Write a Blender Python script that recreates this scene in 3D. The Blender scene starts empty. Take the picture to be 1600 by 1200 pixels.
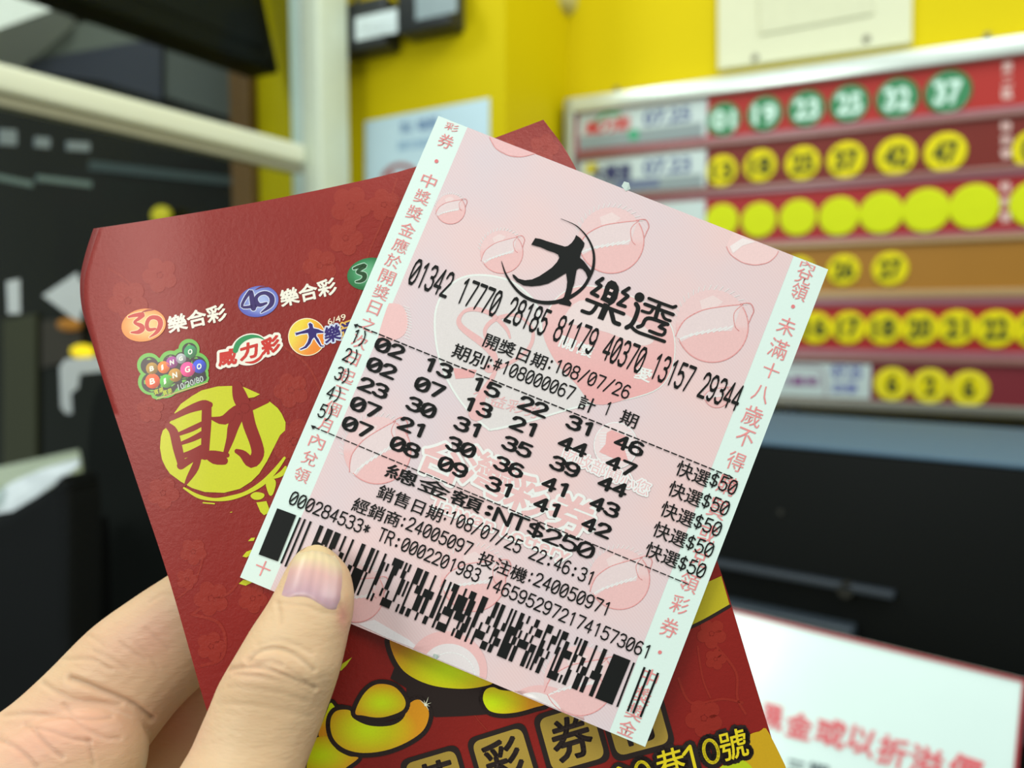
import bpy, bmesh, math, random
import numpy as np
from mathutils import Vector, Matrix
from mathutils.geometry import tessellate_polygon
from mathutils.bvhtree import BVHTree

# ------------------------------------------------------------------ camera, world, lights, exposure
SC = bpy.context.scene
COL = SC.collection
F = 1250.0                      # focal length in pixels of the 1600x1200 photograph
CAM = Vector((0, 0, 1.5))
PITCH = math.radians(4.71)
cam_data = bpy.data.cameras.new('camera')
cam_data.sensor_width = 36.0
cam_data.lens = F / 1600 * 36.0
cam_data.clip_start = 0.01
cam = bpy.data.objects.new('camera', cam_data)
cam.location = CAM
cam.rotation_euler = (math.pi / 2 - PITCH, 0, 0)
COL.objects.link(cam)
SC.camera = cam
cam_data.dof.use_dof = True
cam_data.dof.focus_distance = 0.158
cam_data.dof.aperture_fstop = 11.5
FWD = Vector((0, math.cos(PITCH), -math.sin(PITCH)))
UPV = Vector((0, math.sin(PITCH), math.cos(PITCH)))
RGT = Vector((1, 0, 0))

SC.view_settings.view_transform = 'Standard'
SC.view_settings.look = 'None'
SC.view_settings.gamma = 1
SC.view_settings.use_curve_mapping = False
SC.view_settings.exposure = 0.0

w = bpy.data.worlds.new('room_light')
SC.world = w
w.use_nodes = True
w.node_tree.nodes['Background'].inputs[0].default_value = (0.86, 0.97, 0.93, 1)
w.node_tree.nodes['Background'].inputs[1].default_value = 0.36

def area(name, loc, target, sx, sy, power, col=(0.93, 1.0, 0.96)):
    l = bpy.data.lights.new(name, 'AREA')
    l.shape = 'RECTANGLE'
    l.size = sx; l.size_y = sy; l.energy = power; l.color = col
    o = bpy.data.objects.new(name, l)
    o.location = loc
    o.rotation_euler = (Vector(target) - Vector(loc)).to_track_quat('-Z', 'Y').to_euler()
    COL.objects.link(o)
    return o
# three fluorescent ceiling fittings of the shop
area('ceiling_and_fill_lamp', (0.5, -0.35, 2.65), (0.35, 0.5, 1.3), 1.2, 0.6, 15)
area('ceiling_and_fill_lamp', (-1.1, -0.72, 2.02), (0.0, 0.3, 1.45), 0.7, 0.8, 14)
area('ceiling_and_fill_lamp', (0.9, 0.55, 2.7), (0.5, 0.9, 1.2), 0.9, 0.25, 5)

area('ceiling_and_fill_lamp', (0.15, 0.75, 2.7), (-0.6, 1.1, 1.5), 0.3, 1.0, 5)  # added lamp, set clear of the column to brighten the rail faces
area('ceiling_and_fill_lamp', (-1.0, 0.55, 2.5), (-0.62, 1.25, 1.6), 0.3, 0.8, 13)  # added lamp, lifts the yellow strip of wall behind the column

# ------------------------------------------------------------------ helpers
def ray(x, y):
    return FWD + RGT * ((x - 800) / F) + UPV * ((600 - y) / F)
def P(x, y, d):
    return CAM + ray(x, y) * d
def hit(x, y, p, n):
    r = ray(x, y)
    return CAM + r * ((p - CAM).dot(n) / r.dot(n))

def lin(c):
    out = []
    for v in c[:3]:
        v = v / 255.0
        out.append(v / 12.92 if v <= 0.04045 else ((v + 0.055) / 1.055) ** 2.4)
    return (out[0], out[1], out[2], 1.0)

MATS = {}
def mat(name, rgb, rough=0.5, metal=0.0, spec=0.5, var=0.06, scale=60.0, bump=0.0, bscale=400.0, coat=0.0, emit=0.0, trans=0.0):
    if name in MATS: return MATS[name]
    m = bpy.data.materials.new(name); m.use_nodes = True
    nt = m.node_tree; N = nt.nodes; L = nt.links
    b = N['Principled BSDF']
    b.inputs['Roughness'].default_value = rough
    b.inputs['Metallic'].default_value = metal
    b.inputs['Specular IOR Level'].default_value = spec
    b.inputs['Coat Weight'].default_value = coat
    b.inputs['Transmission Weight'].default_value = trans
    tc = N.new('ShaderNodeTexCoord')
    nz = N.new('ShaderNodeTexNoise'); nz.inputs['Scale'].default_value = scale; nz.inputs['Detail'].default_value = 3
    L.new(tc.outputs['Object'], nz.inputs['Vector'])
    mx = N.new('ShaderNodeMix'); mx.data_type = 'RGBA'
    c = lin(rgb)
    mx.inputs[6].default_value = tuple(v * (1 - var) for v in c[:3]) + (1,)
    mx.inputs[7].default_value = tuple(min(1, v * (1 + var)) for v in c[:3]) + (1,)
    L.new(nz.outputs['Fac'], mx.inputs[0]); L.new(mx.outputs[2], b.inputs['Base Color'])
    if emit:
        L.new(mx.outputs[2], b.inputs['Emission Color']); b.inputs['Emission Strength'].default_value = emit
    if bump:
        n2 = N.new('ShaderNodeTexNoise'); n2.inputs['Scale'].default_value = bscale; n2.inputs['Detail'].default_value = 4
        L.new(tc.outputs['Object'], n2.inputs['Vector'])
        bp = N.new('ShaderNodeBump'); bp.inputs['Strength'].default_value = bump; bp.inputs['Distance'].default_value = 0.0004
        L.new(n2.outputs['Fac'], bp.inputs['Height']); L.new(bp.outputs['Normal'], b.inputs['Normal'])
    MATS[name] = m
    return m

def tag(o, label=None, cat=None, group=None, kind=None):
    if label: o['label'] = label
    if cat: o['category'] = cat
    if group: o['group'] = group
    if kind: o['kind'] = kind
    return o
def wloc(o):
    l = Vector((0, 0, 0))
    while o: l = l + o.location; o = o.parent
    return l
def empty(name, loc, label, cat, group=None):
    o = bpy.data.objects.new(name, None); o.empty_display_size = 0.01
    o.location = loc; COL.objects.link(o)
    return tag(o, label, cat, group)
def mk(name, verts, faces, m, parent=None, smooth=False, cols=None):
    """world-space vertices -> one mesh object (local to its parent)"""
    vs = [Vector(v) for v in verts]
    if parent is not None:
        off = wloc(parent)
    else:
        xs = [v.x for v in vs]; ys = [v.y for v in vs]; zs = [v.z for v in vs]
        off = Vector(((min(xs) + max(xs)) / 2, (min(ys) + max(ys)) / 2, min(zs)))
    me = bpy.data.meshes.new(name)
    me.from_pydata([tuple(v - off) for v in vs], [], faces)
    if cols is not None:
        ca = me.color_attributes.new('ink', 'FLOAT_COLOR', 'POINT')
        ca.data.foreach_set('color', np.array(cols, dtype=np.float32).ravel())
    me.materials.append(m)
    if smooth:
        me.polygons.foreach_set('use_smooth', [True] * len(me.polygons))
    me.update()
    o = bpy.data.objects.new(name, me)
    COL.objects.link(o)
    if parent is not None: o.parent = parent
    else: o.location = off
    return o
def finish_normals(o):
    bm = bmesh.new(); bm.from_mesh(o.data); bmesh.ops.recalc_face_normals(bm, faces=bm.faces); bm.to_mesh(o.data); bm.free()
def box(name, o, ax, ay, az, m, parent=None, bevel=0.0, seg=3):
    """box from corner o along three edge vectors"""
    o = Vector(o); ax = Vector(ax); ay = Vector(ay); az = Vector(az)
    v = [o + ax * i + ay * j + az * k for k in (0, 1) for j in (0, 1) for i in (0, 1)]
    f = [(0, 1, 3, 2), (4, 6, 7, 5), (0, 4, 5, 1), (2, 3, 7, 6), (0, 2, 6, 4), (1, 5, 7, 3)]
    ob = mk(name, v, f, m, parent)
    bm = bmesh.new(); bm.from_mesh(ob.data); bmesh.ops.recalc_face_normals(bm, faces=bm.faces)
    if bevel:
        bmesh.ops.bevel(bm, geom=list(bm.edges), offset=bevel, segments=seg, affect='EDGES', profile=0.5)
        for fc in bm.faces: fc.smooth = True
    bm.to_mesh(ob.data); bm.free()
    if bevel: ob.data.set_sharp_from_angle(angle=0.7)
    return ob
def prism(name, pts, ext, m, parent=None, bevel=0.0, smooth=False):
    """planar outline (world points) extruded by vector ext"""
    n = len(pts); ext = Vector(ext)
    v = [Vector(p) for p in pts] + [Vector(p) + ext for p in pts]
    tris = tessellate_polygon([v[:n]])
    f = [tuple(t) for t in tris] + [tuple(i + n for i in reversed(t)) for t in tris]
    f += [(i, (i + 1) % n, (i + 1) % n + n, i + n) for i in range(n)]
    ob = mk(name, v, f, m, parent)
    bm = bmesh.new(); bm.from_mesh(ob.data); bmesh.ops.recalc_face_normals(bm, faces=bm.faces)
    bmesh.ops.dissolve_limit(bm, angle_limit=0.01, verts=bm.verts, edges=bm.edges)
    if bevel:
        bmesh.ops.bevel(bm, geom=list(bm.edges), offset=bevel, segments=2, affect='EDGES', profile=0.5)
    bm.to_mesh(ob.data); bm.free()
    return ob
def tube(name, pts, r, m, parent=None, seg=10):
    pts = [Vector(p) for p in pts]; V = []; Fc = []
    for i, p in enumerate(pts):
        t = (pts[min(i + 1, len(pts) - 1)] - pts[max(i - 1, 0)]).normalized()
        a = t.orthogonal().normalized() if i == 0 else (a - t * a.dot(t)).normalized()
        b = t.cross(a)
        rr = r[i] if isinstance(r, (list, tuple)) else r
        V += [p + (a * math.cos(q) + b * math.sin(q)) * rr for q in (2 * math.pi * k / seg for k in range(seg))]
    for i in range(len(pts) - 1):
        for k in range(seg):
            Fc.append((i * seg + k, i * seg + (k + 1) % seg, (i + 1) * seg + (k + 1) % seg, (i + 1) * seg + k))
    Fc.append(tuple(range(seg))[::-1]); Fc.append(tuple(len(V) - seg + k for k in range(seg)))
    o = mk(name, V, Fc, m, parent, smooth=True); finish_normals(o)
    o.data.set_sharp_from_angle(angle=0.8)
    return o

# glyph outlines from Blender's built-in font (it falls back to its own CJK face)
_G = {}
def glyphs(s, off=0.0):
    key = (s, round(off, 4))
    if key in _G: return _G[key]
    c = bpy.data.curves.new('g', 'FONT'); c.body = s; c.resolution_u = 3; c.offset = off
    o = bpy.data.objects.new('g', c); COL.objects.link(o)
    bpy.context.view_layer.update()
    me = bpy.data.meshes.new_from_object(o.evaluated_get(bpy.context.evaluated_depsgraph_get()))
    me.calc_loop_triangles()
    v = np.array([tuple(p.co) for p in me.vertices])[:, :2]
    t = [tuple(x.vertices) for x in me.loop_triangles]
    cnt = {}
    for a, b, c_ in t:
        for e in ((a, b), (b, c_), (c_, a)):
            k = (min(e), max(e)); cnt[k] = cnt.get(k, 0) + 1
    edges = [k for k, n in cnt.items() if n == 1]
    bpy.data.objects.remove(o); bpy.data.curves.remove(c); bpy.data.meshes.remove(me)
    _G[key] = (v, t, edges)
    return _G[key]

def catmull(pts, n=6, closed=False):
    pts = [tuple(map(float, p)) for p in pts]; out = []
    N = len(pts); rng = range(N) if closed else range(N - 1)
    for i in rng:
        p0 = pts[(i - 1) % N] if closed or i > 0 else pts[i]
        p1 = pts[i]; p2 = pts[(i + 1) % N]
        p3 = pts[(i + 2) % N] if closed or i + 2 < N else p2
        for k in range(n):
            t = k / n
            out.append(tuple(0.5 * ((2 * b) + (c - a) * t + (2 * a - 5 * b + 4 * c - d) * t * t + (3 * b - a - 3 * c + d) * t ** 3)
                             for a, b, c, d in zip(p0, p1, p2, p3)))
    if not closed: out.append(pts[-1])
    return out

class Ink:
    """flat print laid on a paper surface: shapes are given in sheet positions and put on the surface"""
    def __init__(self, surf, maxlen=45, step=0.00001, base=0.00004):
        self.s = surf; self.v = []; self.f = []; self.c = []; self.l = []; self.maxlen = maxlen; self.step = step; self.base = base if step < 0.00005 else 0.0
    def add(self, v, tris, col, layer):
        b = len(self.v)
        fn = callable(col)
        for p in v:
            self.v.append((p[0], p[1])); self.l.append(layer)
            self.c.append(lin(col(p[0], p[1])) if fn else lin(col))
        self.f += [(a + b, c + b, d + b) for a, c, d in tris]
    def poly(self, pts, col, layer=1, smooth=0, dens=0):
        if smooth: pts = catmull(pts, smooth, True)
        tr = tessellate_polygon([[Vector((p[0], p[1], 0)) for p in pts]])
        v = list(pts); t = [tuple(x) for x in tr]
        if dens: v, t = self._split(v, t, dens)
        self.add(v, t, col, layer)
    def _split(self, v, t, L):
        v = [tuple(p[:2]) for p in v]
        for _ in range(8):
            mid = {}; out = []; done = True
            def m(a, b):
                k = (min(a, b), max(a, b))
                if k not in mid:
                    d = math.hypot(v[a][0] - v[b][0], v[a][1] - v[b][1])
                    if d > L:
                        v.append(((v[a][0] + v[b][0]) / 2, (v[a][1] + v[b][1]) / 2)); mid[k] = len(v) - 1
                    else: mid[k] = None
                return mid[k]
            for a, b, c in t:
                ab, bc, ca = m(a, b), m(b, c), m(c, a)
                n = (ab is not None) + (bc is not None) + (ca is not None)
                if n == 0: out.append((a, b, c)); continue
                done = False
                if n == 3: out += [(a, ab, ca), (ab, b, bc), (ca, bc, c), (ab, bc, ca)]
                elif n == 2:
                    if ab is None: out += [(a, b, bc), (a, bc, ca), (ca, bc, c)]
                    elif bc is None: out += [(b, c, ca), (b, ca, ab), (ab, ca, a)]
                    else: out += [(c, a, ab), (c, ab, bc), (bc, ab, b)]
                else:
                    if ab is not None: out += [(a, ab, c), (ab, b, c)]
                    elif bc is not None: out += [(b, bc, a), (bc, c, a)]
                    else: out += [(c, ca, b), (ca, a, b)]
            t = out
            if done: break
        return v, t
    def line(self, pts, w, col, layer=1, smooth=0, cap=True, M=None):
        """ribbon with round joints; w one width or one per point; M maps pen space to sheet space"""
        if smooth:
            if isinstance(w, (list, tuple)):
                q = catmull([tuple(p) + (ww,) for p, ww in zip(pts, w)], smooth); w = [max(0.2, x[2]) for x in q]; pts = [x[:2] for x in q]
            else: pts = catmull(pts, smooth)
        ws = list(w) if isinstance(w, (list, tuple)) else [w] * len(pts)
        v = []; t = []
        if smooth:                      # one unbroken strip
            n = len(pts)
            for i in range(n):
                (x0, y0), (x1, y1) = pts[max(0, i - 1)][:2], pts[min(n - 1, i + 1)][:2]
                d = math.hypot(x1 - x0, y1 - y0) or 1e-6
                nx, ny = -(y1 - y0) / d / 2 * ws[i], (x1 - x0) / d / 2 * ws[i]
                v += [(pts[i][0] + nx, pts[i][1] + ny), (pts[i][0] - nx, pts[i][1] - ny)]
            t = [q for i in range(n - 1) for q in ((2 * i, 2 * i + 1, 2 * i + 3), (2 * i, 2 * i + 3, 2 * i + 2))]
            for i, sgn in ((0, -1), (n - 1, 1)):
                if cap and ws[i] > 1.5:
                    a, b2 = v[2 * i], v[2 * i + 1]; c = pts[i][:2]; b = len(v); r = ws[i] / 2; q0 = math.atan2(a[1] - c[1], a[0] - c[0])
                    v += [(c[0] + r * math.cos(q0 - sgn * math.pi * k / 6), c[1] + r * math.sin(q0 - sgn * math.pi * k / 6)) for k in range(7)]
                    t += [(b, b + k, b + k + 1) for k in range(1, 6)]
            if M: v = [M(*p) for p in v]
            self.add(v, t, col, layer); return
        for i in range(len(pts) - 1):
            (x0, y0), (x1, y1) = pts[i][:2], pts[i + 1][:2]
            d = math.hypot(x1 - x0, y1 - y0)
            if d < 1e-9: continue
            nx, ny = -(y1 - y0) / d / 2, (x1 - x0) / d / 2
            b = len(v)
            v += [(x0 + nx * ws[i], y0 + ny * ws[i]), (x0 - nx * ws[i], y0 - ny * ws[i]), (x1 - nx * ws[i + 1], y1 - ny * ws[i + 1]), (x1 + nx * ws[i + 1], y1 + ny * ws[i + 1])]
            t += [(b, b + 1, b + 2), (b, b + 2, b + 3)]
        rng = range(len(pts)) if cap else range(1, len(pts) - 1)
        for i in rng:
            b = len(v); n = 8
            v += [(pts[i][0] + math.cos(2 * math.pi * k / n) * ws[i] / 2, pts[i][1] + math.sin(2 * math.pi * k / n) * ws[i] / 2) for k in range(n)]
            t += [(b, b + k, b + k + 1) for k in range(1, n - 1)]
        if M: v = [M(*p) for p in v]
        self.add(v, t, col, layer)
    def disc(self, x, y, rx, ry=None, rot=0, col=(0, 0, 0), layer=1, n=40, a0=0, a1=360):
        ry = ry or rx; c, s = math.cos(math.radians(rot)), math.sin(math.radians(rot))
        pts = []
        for k in range(n):
            q = math.radians(a0 + (a1 - a0) * k / n)
            ex, ey = rx * math.cos(q), ry * math.sin(q)
            pts.append((x + ex * c - ey * s, y + ex * s + ey * c))
        self.poly(pts, col, layer, dens=max(6, rx / 3) if callable(col) else 0)
    def ellpts(self, x, y, rx, ry, rot=0, a0=0, a1=360, n=30):
        c, s = math.cos(math.radians(rot)), math.sin(math.radians(rot)); r = []
        for k in range(n + 1):
            q = math.radians(a0 + (a1 - a0) * k / n); ex, ey = rx * math.cos(q), ry * math.sin(q)
            r.append((x + ex * c - ey * s, y + ex * s + ey * c))
        return r
    def text(self, s, p0, p1, up, col, layer=3, bold=0.0, outline=0.0, ocol=None, olayer=None):
        """bounding box of the word laid on the parallelogram p0 -> p1, up"""
        v, t, ed = glyphs(s)
        mn, mx = v.min(0), v.max(0)
        q = (v - mn) / (mx - mn)
        k = (mx[1] - mn[1]) / math.hypot(*up)          # em per picture step
        pts = [(p0[0] + (p1[0] - p0[0]) * a + up[0] * b, p0[1] + (p1[1] - p0[1]) * a + up[1] * b) for a, b in q]
        if outline: self._grow(pts, t, ed, outline * 2 + bold, ocol, olayer if olayer is not None else layer - 1)
        if bold: self._grow(pts, t, ed, bold, col, layer)
        else: self.add(pts, t, col, layer)
    def _grow(self, pts, tris, ed, w, col, layer):
        """the letter thickened by w/2 all round, laid down as fine printed rows that never overlap"""
        if not callable(col) and max(col) < 60:
            self._edges(pts, ed, w, col, layer); self.add(pts, tris, col, layer); return
        res = 0.4; h = w / 2
        A = np.array(pts); lo = A.min(0) - h - 1; n = np.ceil((A.max(0) + h + 1 - lo) / res).astype(int)
        G = np.zeros((n[1], n[0]), bool)
        def win(x0, y0, x1, y1):
            i0, j0 = max(0, int((x0 - lo[0]) / res)), max(0, int((y0 - lo[1]) / res)); i1, j1 = min(n[0], int((x1 - lo[0]) / res) + 2), min(n[1], int((y1 - lo[1]) / res) + 2)
            yy, xx = np.mgrid[j0:j1, i0:i1]; return slice(j0, j1), slice(i0, i1), lo[0] + (xx + .5) * res, lo[1] + (yy + .5) * res
        for a, b, c in tris:
            p, q, r = A[a], A[b], A[c]; sj, si, X_, Y_ = win(min(p[0], q[0], r[0]), min(p[1], q[1], r[1]), max(p[0], q[0], r[0]), max(p[1], q[1], r[1]))
            e = [(v[0] - u[0]) * (Y_ - u[1]) - (v[1] - u[1]) * (X_ - u[0]) for u, v in ((p, q), (q, r), (r, p))]
            G[sj, si] |= ((e[0] >= 0) & (e[1] >= 0) & (e[2] >= 0)) | ((e[0] <= 0) & (e[1] <= 0) & (e[2] <= 0))
        for a, b in ed:
            p, q = A[a], A[b]; sj, si, X_, Y_ = win(min(p[0], q[0]) - h, min(p[1], q[1]) - h, max(p[0], q[0]) + h, max(p[1], q[1]) + h)
            d = q - p; t = np.clip(((X_ - p[0]) * d[0] + (Y_ - p[1]) * d[1]) / (d @ d + 1e-9), 0, 1)
            G[sj, si] |= np.hypot(X_ - p[0] - t * d[0], Y_ - p[1] - t * d[1]) <= h
        v = []; f = []
        for j in range(n[1]):
            row = np.flatnonzero(np.diff(np.concatenate([[0], G[j].view(np.int8), [0]])))
            for i0, i1 in zip(row[::2], row[1::2]):
                k = len(v); x0, x1 = lo[0] + i0 * res, lo[0] + i1 * res; y0 = lo[1] + j * res; y1 = y0 + res
                v += [(x0, y0), (x1, y0), (x1, y1), (x0, y1)]; f += [(k, k + 1, k + 2), (k, k + 2, k + 3)]
        self.add(v, f, col, layer)
    def _edges(self, pts, ed, w, col, layer):
        v = []; t = []
        seen = set()
        for a, b in ed:
            (x0, y0), (x1, y1) = pts[a], pts[b]
            d = math.hypot(x1 - x0, y1 - y0)
            if d < 1e-6: continue
            nx, ny = -(y1 - y0) / d * w / 2, (x1 - x0) / d * w / 2
            k = len(v)
            v += [(x0 + nx, y0 + ny), (x0 - nx, y0 - ny), (x1 - nx, y1 - ny), (x1 + nx, y1 + ny)]
            t += [(k, k + 1, k + 2), (k, k + 2, k + 3)]
            if a not in seen:
                seen.add(a); k = len(v)
                v += [(x0 + math.cos(math.pi * j / 3) * w / 2, y0 + math.sin(math.pi * j / 3) * w / 2) for j in range(6)]
                t += [(k, k + j, k + j + 1) for j in range(1, 5)]
        self.add(v, t, col, layer)
    def build(self, name, m, parent, label=None):
        v, f, c, l = self.v, self.f, self.c, self.l
        # drape: split what is longer than maxlen so that it follows the bend of the sheet
        for _ in range(7):
            mid = {}; out = []; done = True
            def mm(a, b):
                k = (min(a, b), max(a, b))
                if k not in mid:
                    if math.hypot(v[a][0] - v[b][0], v[a][1] - v[b][1]) > self.maxlen:
                        v.append(((v[a][0] + v[b][0]) / 2, (v[a][1] + v[b][1]) / 2)); l.append(l[a])
                        c.append(tuple((x + y) / 2 for x, y in zip(c[a], c[b]))); mid[k] = len(v) - 1
                    else: mid[k] = None
                return mid[k]
            for a, b, d in f:
                ab, bd, da = mm(a, b), mm(b, d), mm(d, a)
                n = (ab is not None) + (bd is not None) + (da is not None)
                if n == 0: out.append((a, b, d)); continue
                done = False
                if n == 3: out += [(a, ab, da), (ab, b, bd), (da, bd, d), (ab, bd, da)]
                elif ab is None and n == 2: out += [(a, b, bd), (a, bd, da), (da, bd, d)]
                elif bd is None and n == 2: out += [(b, d, da), (b, da, ab), (ab, da, a)]
                elif n == 2: out += [(d, a, ab), (d, ab, bd), (bd, ab, b)]
                elif ab is not None: out += [(a, ab, d), (ab, b, d)]
                elif bd is not None: out += [(b, bd, a), (bd, d, a)]
                else: out += [(d, da, b), (da, a, b)]
            f = out
            if done: break
        W = [self.s(p[0], p[1], self.base + q * self.step) for p, q in zip(v, l)]
        # face the viewer's side of the sheet
        FF = []
        for a, b, d in f:
            cr = (v[b][0] - v[a][0]) * (v[d][1] - v[a][1]) - (v[b][1] - v[a][1]) * (v[d][0] - v[a][0])
            FF.append((a, d, b) if cr > 0 else (a, b, d))
        o = mk(name, W, FF, m, parent, smooth=True, cols=c)
        if label: o['label'] = label
        return o

# the ticket printer's stroke letters, box 5 wide and 8 tall
STK = {
 '0': [[(1.5, 0), (3.5, 0), (4.7, 1.3), (5, 3), (5, 5), (4.7, 6.7), (3.5, 8), (1.5, 8), (.3, 6.7), (0, 5), (0, 3), (.3, 1.3), (1.5, 0)], [(1.1, 1.9), (3.9, 6.1)]],
 '1': [[(1.2, 6.6), (2.9, 8), (2.9, 0)]],
 '2': [[(.2, 6), (.9, 7.5), (2.4, 8), (4, 7.6), (4.8, 6.3), (4.5, 4.8), (0, 0), (5, 0)]],
 '3': [[(.3, 7), (1.4, 8), (3.6, 8), (4.7, 7), (4.7, 5.3), (3.6, 4.3), (2, 4.3)], [(3.6, 4.3), (5, 3.1), (5, 1.3), (3.7, 0), (1.3, 0), (0, 1.2)]],
 '4': [[(5, 2.2), (0, 2.2), (3.7, 8), (3.7, 0)]],
 '5': [[(4.7, 8), (.8, 8), (.4, 4.3), (1.6, 5.1), (3.4, 5.1), (5, 3.8), (5, 1.4), (3.5, 0), (1.4, 0), (0, 1.2)]],
 '6': [[(4.5, 7.3), (3.4, 8), (1.8, 8), (.4, 6.4), (0, 3), (.4, 1.1), (1.7, 0), (3.5, 0), (5, 1.3), (5, 3.4), (3.5, 4.7), (1.7, 4.7), (.1, 3.3)]],
 '7': [[(0, 8), (5, 8), (4.7, 6.8), (1.9, 0)]],
 '8': [[(1.4, 4.3), (.3, 5.3), (.3, 7), (1.5, 8), (3.5, 8), (4.7, 7), (4.7, 5.3), (3.6, 4.3), (1.4, 4.3), (0, 3.1), (0, 1.2), (1.4, 0), (3.6, 0), (5, 1.2), (5, 3.1), (3.6, 4.3)]],
 '9': [[(.5, .7), (1.6, 0), (3.2, 0), (4.6, 1.6), (5, 5), (4.6, 6.9), (3.3, 8), (1.5, 8), (0, 6.7), (0, 4.6), (1.5, 3.3), (3.3, 3.3), (4.9, 4.7)]],
 '/': [[(0, -.6), (5, 8.4)]], ':': [[(2.4, 1.2), (2.5, 1.2)], [(2.4, 5.4), (2.5, 5.4)]],
 '#': [[(1.3, .5), (1.9, 7.5)], [(3.3, .5), (3.9, 7.5)], [(0, 2.6), (4.8, 2.6)], [(.3, 5.4), (5, 5.4)]],
 '*': [[(2.5, 1.8), (2.5, 6.2)], [(.7, 2.6), (4.3, 5.4)], [(.7, 5.4), (4.3, 2.6)]],
 '$': [[(4.6, 6.4), (3.6, 7.2), (1.5, 7.2), (.3, 6.2), (.5, 4.8), (4.4, 3.3), (4.9, 2), (3.6, .8), (1.4, .8), (.2, 1.8)], [(2.5, -.4), (2.5, 8.4)]],
 ')': [[(1.2, 8.8), (2.8, 6.8), (3.3, 4), (2.8, 1.2), (1.2, -.8)]],
 'T': [[(0, 8), (5, 8)], [(2.5, 8), (2.5, 0)]], 'R': [[(0, 0), (0, 8), (3.5, 8), (4.8, 7), (4.8, 5.2), (3.5, 4.2), (0, 4.2)], [(2.7, 4.2), (5, 0)]],
 'N': [[(0, 0), (0, 8), (5, 0), (5, 8)]], ' ': [],
}

# ------------------------------------------------------------------ the shop: walls, pier, ceiling
R = Vector((0.8807, -0.4735, 0)); Nn = Vector((-0.4735, -0.8807, 0)); Z = Vector((0, 0, 1))
P0 = P(1350, 512, 1.15)                      # face of the results board
WP = P0 - Nn * 0.035                          # wall behind it
def scr(p):
    q = p - CAM; dz = q.dot(FWD)
    return 800 + F * q.dot(RGT) / dz, 600 - F * q.dot(UPV) / dz
C1 = hit(885, 500, WP, Nn); C1.z = 0
lo, hi = 0.0, 0.8
for _ in range(40):
    mid_ = (lo + hi) / 2
    if scr(C1 + Nn * mid_ + Z * 1.5)[0] > 790: lo = mid_
    else: hi = mid_
PIER = lo
FP = C1 + Nn * PIER                           # pier corner
yellow = mat('yellow_paint', (206, 184, 2), rough=0.6, spec=0.12, var=0.04, scale=3, bump=0.15, bscale=160)
def slab(name, o, s, t, h, m, parent=None, bevel=0):
    """box: origin o, s along the wall (to the right), t out of the wall, h up"""
    return box(name, o, R * s, Nn * t, Z * h, m, parent, bevel)
wr = slab('wall_right', Vector((C1.x, C1.y, 0)) - Nn * 0.1, 2.2, 0.1, 2.7, yellow); tag(wr, kind='structure')
LEFT = hit(398, 500, FP, Nn); LEFT.z = 0
wb = slab('wall_back', Vector((LEFT.x, LEFT.y, 0)) - Nn * (PIER + 0.1), (FP - LEFT).length, PIER + 0.1, 2.7, yellow); tag(wb, kind='structure')
fl = box('floor', (-3, -1.2, -0.05), (6.5, 0, 0), (0, 5.5, 0), (0, 0, 0.05), mat('floor_tile', (150, 146, 138), rough=0.35)); tag(fl, kind='structure')

# dark shop window left of the yellow wall
dark = mat('dark_glass', (26, 26, 21), rough=0.12, spec=0.2, var=0.5, scale=2.5)
brown = mat('brown_wood', (120, 82, 30), rough=0.5, var=0.2, scale=20)
L2 = Vector((LEFT.x, LEFT.y, 0))
WL = L2 - R * 2.6
o = slab('window_1', WL - Nn * 0.06, (L2 - WL).length - 0.02, 0.03, 2.7, dark); tag(o, kind='structure')
jm = slab('door_frame', L2 - R * 0.03 - Nn * 0.05, 0.05, 0.07, 2.7, brown, bevel=0.004); jm.name = 'trim_1'; tag(jm, kind='structure')
WPL = FP - Nn * 0.028                         # things seen on the dark pane
def on(x, y, off=0.0): return hit(x, y, WPL, Nn) + Nn * off
def pane(name, pts, col, label, cat, off=0.0, thick=0.006, rough=0.5, emit=0.0, group=None):
    m = mat(name + '_' + str(abs(hash(tuple(col))) % 9999), col, rough=rough, emit=emit)
    o = prism(name, [on(x, y, off) for x, y in pts], Nn * thick, m)
    return tag(o, label, cat, group)
pane('glass_patch', [(-40, 58), (190, 30), (258, 72), (110, 98), (-40, 110)], (100, 104, 96), 'pale grey patch on the dark glass under the ceiling beam', 'patch')  # flat sheets added for the grey patches on the dark pane
pane('glass_patch', [(262, 72), (386, 92), (386, 192), (262, 152)], (84, 88, 84), 'grey green patch on the dark glass beside the brown jamb', 'patch')
pane('glass_patch', [(60, 96), (262, 62), (262, 158), (170, 130), (40, 112)], (52, 54, 66), 'dark bluish patch on the dark glass under the screen', 'patch', off=0.008)
pane('wall_rail', [(145, 252), (386, 280), (386, 292), (145, 266)], (62, 74, 74), 'thin grey green rail crossing the dark glass under the cream rail', 'rail', off=0.003)
bl = mat('lit_yellow', (255, 214, 20), emit=0.75)
def lamp(name, x, y, rx, ry, label, m):
    c = on(x, y, 0.02); k = (c - CAM).length / F
    vs = []; fs = []
    nu, nv = 16, 8
    for j in range(nv + 1):
        for i in range(nu):
            a = 2 * math.pi * i / nu; b = math.pi * j / nv
            vs.append(c + R * (rx * k * math.sin(b) * math.cos(a)) + Z * (ry * k * math.cos(b)) + Nn * (0.012 * math.sin(b) * math.sin(a)))
    for j in range(nv):
        for i in range(nu): fs.append((j * nu + i, j * nu + (i + 1) % nu, (j + 1) * nu + (i + 1) % nu, (j + 1) * nu + i))
    return tag(mk(name, vs, fs, m, smooth=True), label, 'light')
lamp('indicator_lamp', 266, 338, 20, 13, 'small round yellow light just above the envelope edge', mat('lit_dull', (205, 190, 30), emit=0.25))
lamp('indicator_lamp', 143, 549, 26, 10, 'bright yellow light under the arrow beside the envelope', bl)
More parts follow.
